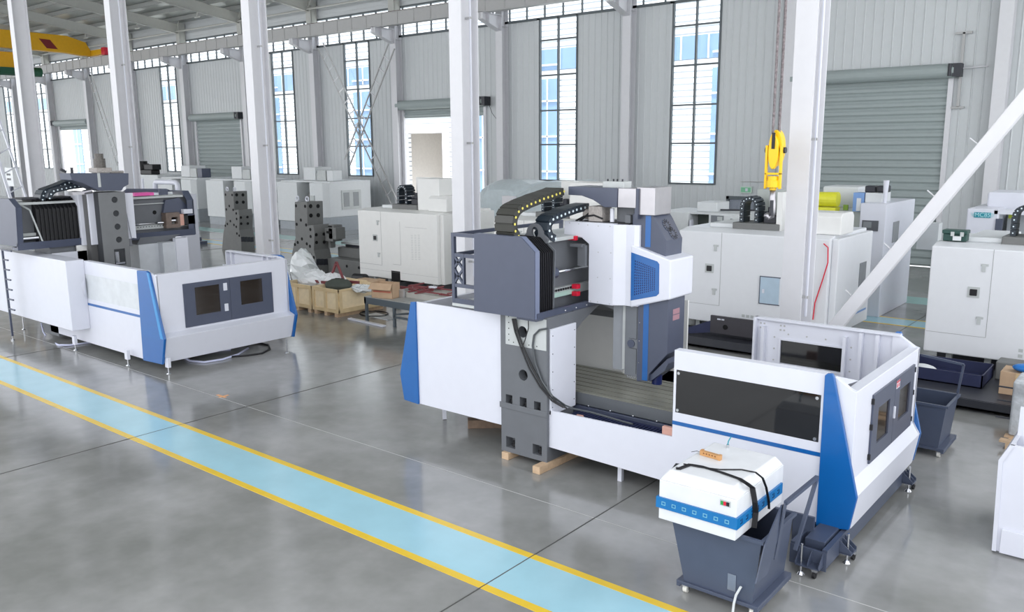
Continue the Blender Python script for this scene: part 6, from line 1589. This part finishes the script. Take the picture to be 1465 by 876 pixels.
q = ZP(512, 425, 0.0); q2_ = ZP(536, 424, 0.0)
cq = [YP(503, 400, 15.2), YP(522, 400, 15.2), YP(536, 402, 15.3)]
carton(cq[0][0], cq[1][0]-0.02, 15.2, 15.7, 0, cq[0][2], 'brown carton standing on the floor just behind the front wooden crate')
carton(cq[1][0]+0.02, cq[2][0], 15.3, 15.7, 0, cq[2][2], 'brown carton beside the bench, right of the carton behind the crate')
bq = [YP(499, 396, 16.3), YP(524, 398, 16.3)]
o = MB().box(bq[0][0], bq[1][0], 16.2, 16.6, 0, bq[0][2]-0.1).cyl((bq[0][0]+0.1, 16.4, bq[0][2]-0.02), (bq[1][0]-0.1, 16.4, bq[1][2]-0.02), 0.12).build('black_bundle', BLACK, None, bevel=0.05); tag(o, 'black wrapped bundle behind the cartons at the foot of the cream lathe', 'bundle')
# steel bench with parts
by = 13.45
zb = YP(565, 432, by)[2]
bx0 = YP(521, 430, by)[0]; bx1 = -13.2
Bn = thing('steel_bench', 'low dark steel bench carrying an open carton and red painted parts', 'bench', (-14.8, 14.2, 0))
MB().box(bx0, bx1, by, by+0.06, zb-0.16, zb).box(bx0, bx1, by+1.5, by+1.56, zb-0.16, zb).box(bx0, bx0+0.06, by, by+1.56, zb-0.16, zb).build('bench_frame', mat('bench_slate', (84, 92, 98), 0.5), Bn)
MB().box(bx0, bx1, by, by+1.56, zb, zb+0.012).build('bench_top', mat('bench_top_grey', (160, 162, 160), 0.4, noise=0.08), Bn)
lx = YP(563, 450, by)[0]
m_ = MB()
for xx in (bx0+0.05, lx, bx1-0.1):
    for yy_ in (by, by+1.5): m_.box(xx-0.03, xx+0.03, yy_, yy_+0.06, 0, zb-0.16)
m_.each('leg', MATS['bench_slate'], Bn)
MB().box(lx, bx1, by, by+0.04, 0.22, 0.27).bar((lx, by+0.03, 0.3), (lx+1.0, by+1.5, 0.3), 0.04).build('stretcher', MATS['bench_slate'], Bn)
p = YP(536, 429, by+0.15); p2 = YP(562, 432, by+0.15)
carton(p[0], p2[0]-0.05, by+0.08, by+0.42, zb+0.012, zb+0.38, 'open brown carton with red print and folded flaps on the steel bench', True, 0.25)
Pl = thing('parts_tray', 'grey tray on the steel bench loaded with dark red painted frames', 'tray', (-14.2, 14.4, zb))
zp = zb+0.012
MB().box(-15.25, -13.0, by+0.55, by+1.4, zp, zp+0.13).build('grey_slab', mat('slab_grey', (176, 174, 168), 0.6), Pl)
rnd = random.Random(4)
FR = thing('red_frame', 'pile of dark red painted steel frames stacked flat on the grey tray', 'frames', (-14.2, 14.4, zp+0.13)); FR['kind'] = 'stuff'
m_ = MB()
for i in range(26):
    cx_ = rnd.uniform(-15.0, -13.3); cy_ = rnd.uniform(by+0.6, by+1.3); a = rnd.choice((0, PI/2))+rnd.uniform(-0.15, 0.15); L_ = rnd.uniform(0.15, 0.32); zz = zp+0.15+rnd.uniform(0, 0.07)
    dx_, dy_ = math.cos(a)*L_, math.sin(a)*L_; m_.bar((cx_-dx_, cy_-dy_, zz), (cx_+dx_, cy_+dy_, zz+rnd.uniform(-0.01, 0.01)), 0.035, 0.03)
m_.build('steel_frame', REDP, FR)
tag(MB().box(-14.95, -14.72, by+0.45, by+0.52, zb+0.012, zb+0.2).build('foil_package', mat('foil', (190, 190, 192), 0.3, metal=0.5, bump=0.8, bscale=20), None), 'crumpled silver foil package at the front of the grey tray', 'package')
tag(MB().box(-14.3, -14.1, by+0.9, by+1.0, zp+0.23, zp+0.27).build('white_box', WHITE, None, bevel=0.01), 'small white box on top of the red frames', 'box')
# strips on the floor
a = ZP(500, 457, 0); b = ZP(550, 468, 0)
tag(MB().bar((a[0], a[1], 0.02), (b[0], b[1], 0.02), 0.12, 0.04).build('wrapped_rod', WHITE, None, bevel=0.01), 'long white wrapped rod lying on the floor in front of the bench', 'rod')
a = ZP(530, 450, 0); b = ZP(558, 458, 0)
tag(MB().bar((a[0], a[1], 0.01), (b[0], b[1]+0.1, 0.01), 0.35, 0.02).build('paper_sheet', OFFW, None), 'pale flat packing sheet on the floor under the bench front', 'sheet')
c = ZP(535, 449, 0.03); r = 0.32
tag(MB().tube([(c[0]+r*math.cos(k*PI/8)*1.3, c[1]+r*math.sin(k*PI/8), 0.03+0.01*math.sin(k)) for k in range(30)], 0.012, 6).build('black_hose_coil', BLACK, None, smooth=True), 'coil of thin black hose on the floor beside the wooden crate', 'hose')
# grey trolley beam piece on floor left of the column
g = ZP(276, 349, 0)
tag(MB().box(g[0]-0.5, g[0]+0.1, g[1]-0.2, g[1]+0.4, 0, 0.28).box(g[0]+0.1, g[0]+0.55, g[1]-0.2, g[1]+0.4, 0, 0.13).build('steel_step', SLATE, None, bevel=0.01), 'slate grey stepped steel block on the floor right of the left gantry', 'block')
# pendant ladder + panel at the far left behind the gantry
t = thing('leaning_ladder', 'white ladder leaning behind the left gantry at the left edge', 'ladder', (-20, 9.6, 0))
m_ = MB()
yl = 9.6
a0 = Vector(YP(-4, 222, yl)); a1 = Vector(YP(20, 300, yl)); b0 = Vector(YP(13, 212, yl+0.5)); b1 = Vector(YP(40, 290, yl+0.5))
ka = a1.z/(a0.z-a1.z); kb = b1.z/(b0.z-b1.z)
m_.bar(a0+(a0-a1)*2.2, a1+(a1-a0)*ka, 0.07, 0.05).bar(b0+(b0-b1)*2.4, b1+(b1-b0)*kb, 0.05, 0.05)
m_.each('stile', WHITE, t)
m_ = MB()
for k in range(-6, 5):
    f_ = k*0.35; m_.bar(a0+(a1-a0)*f_, b0+(b1-b0)*f_, 0.03)
m_.each('rung', WHITE, t)
p = YP(13, 257, yl+0.6)
m_ = MB().box(p[0]-0.25, p[0]+0.3, yl+0.6, yl+0.7, p[2]-0.2, p[2]+0.35)
tq = thing('control_pendant', 'white machine control pendant with rows of small buttons at the left edge', 'control panel', (p[0], yl+0.6, p[2]-0.3))
m_.build('panel', OFFW, tq, bevel=0.01)
m_ = MB()
for i in range(3):
    for j in range(2): m_.box(p[0]-0.12+i*0.1, p[0]-0.07+i*0.1, yl+0.59, yl+0.6, p[2]-0.02+j*0.14, p[2]+0.04+j*0.14)
m_.each('button', DARK, tq)
MB().box(p[0]-0.05, p[0]+0.05, yl+0.62, yl+0.68, 0, p[2]-0.2).build('stand', GREY, tq)
m_ = MB().box(p[0]-0.2, p[0]+0.15, yl+0.55, yl+0.62, p[2]-0.5, p[2]-0.22); m_.build('keyboard', SLATE, tq)
# ================================================================== LIGHT
w = bpy.data.worlds.new('overcast_sky'); SC.world = w; w.use_nodes = True
nt = w.node_tree; bg = nt.nodes['Background']
tc = nt.nodes.new('ShaderNodeTexCoord'); sp = nt.nodes.new('ShaderNodeSeparateXYZ'); nt.links.new(tc.outputs['Generated'], sp.inputs[0])
rp = nt.nodes.new('ShaderNodeValToRGB'); nt.links.new(sp.outputs['Z'], rp.inputs['Fac'])
rp.color_ramp.elements[0].position = 0.0; rp.color_ramp.elements[0].color = (0.95, 0.97, 1.0, 1)
rp.color_ramp.elements[1].position = 1.0; rp.color_ramp.elements[1].color = (0.91, 0.94, 1.0, 1)
nt.links.new(rp.outputs['Color'], bg.inputs['Color']); bg.inputs['Strength'].default_value = SKY
SC.view_settings.view_transform = 'Standard'; SC.view_settings.look = 'None'; SC.view_settings.gamma = 1
SC.view_settings.use_curve_mapping = False
SC.view_settings.exposure = EXPO

sl = bpy.data.lights.new('sun', 'SUN'); sl.energy = SUN; sl.angle = math.radians(6); sl.color = (1, 0.98, 0.95)
so = bpy.data.objects.new('sun', sl); COL.objects.link(so)
so.rotation_euler = (math.radians(12), 0, math.radians(0))
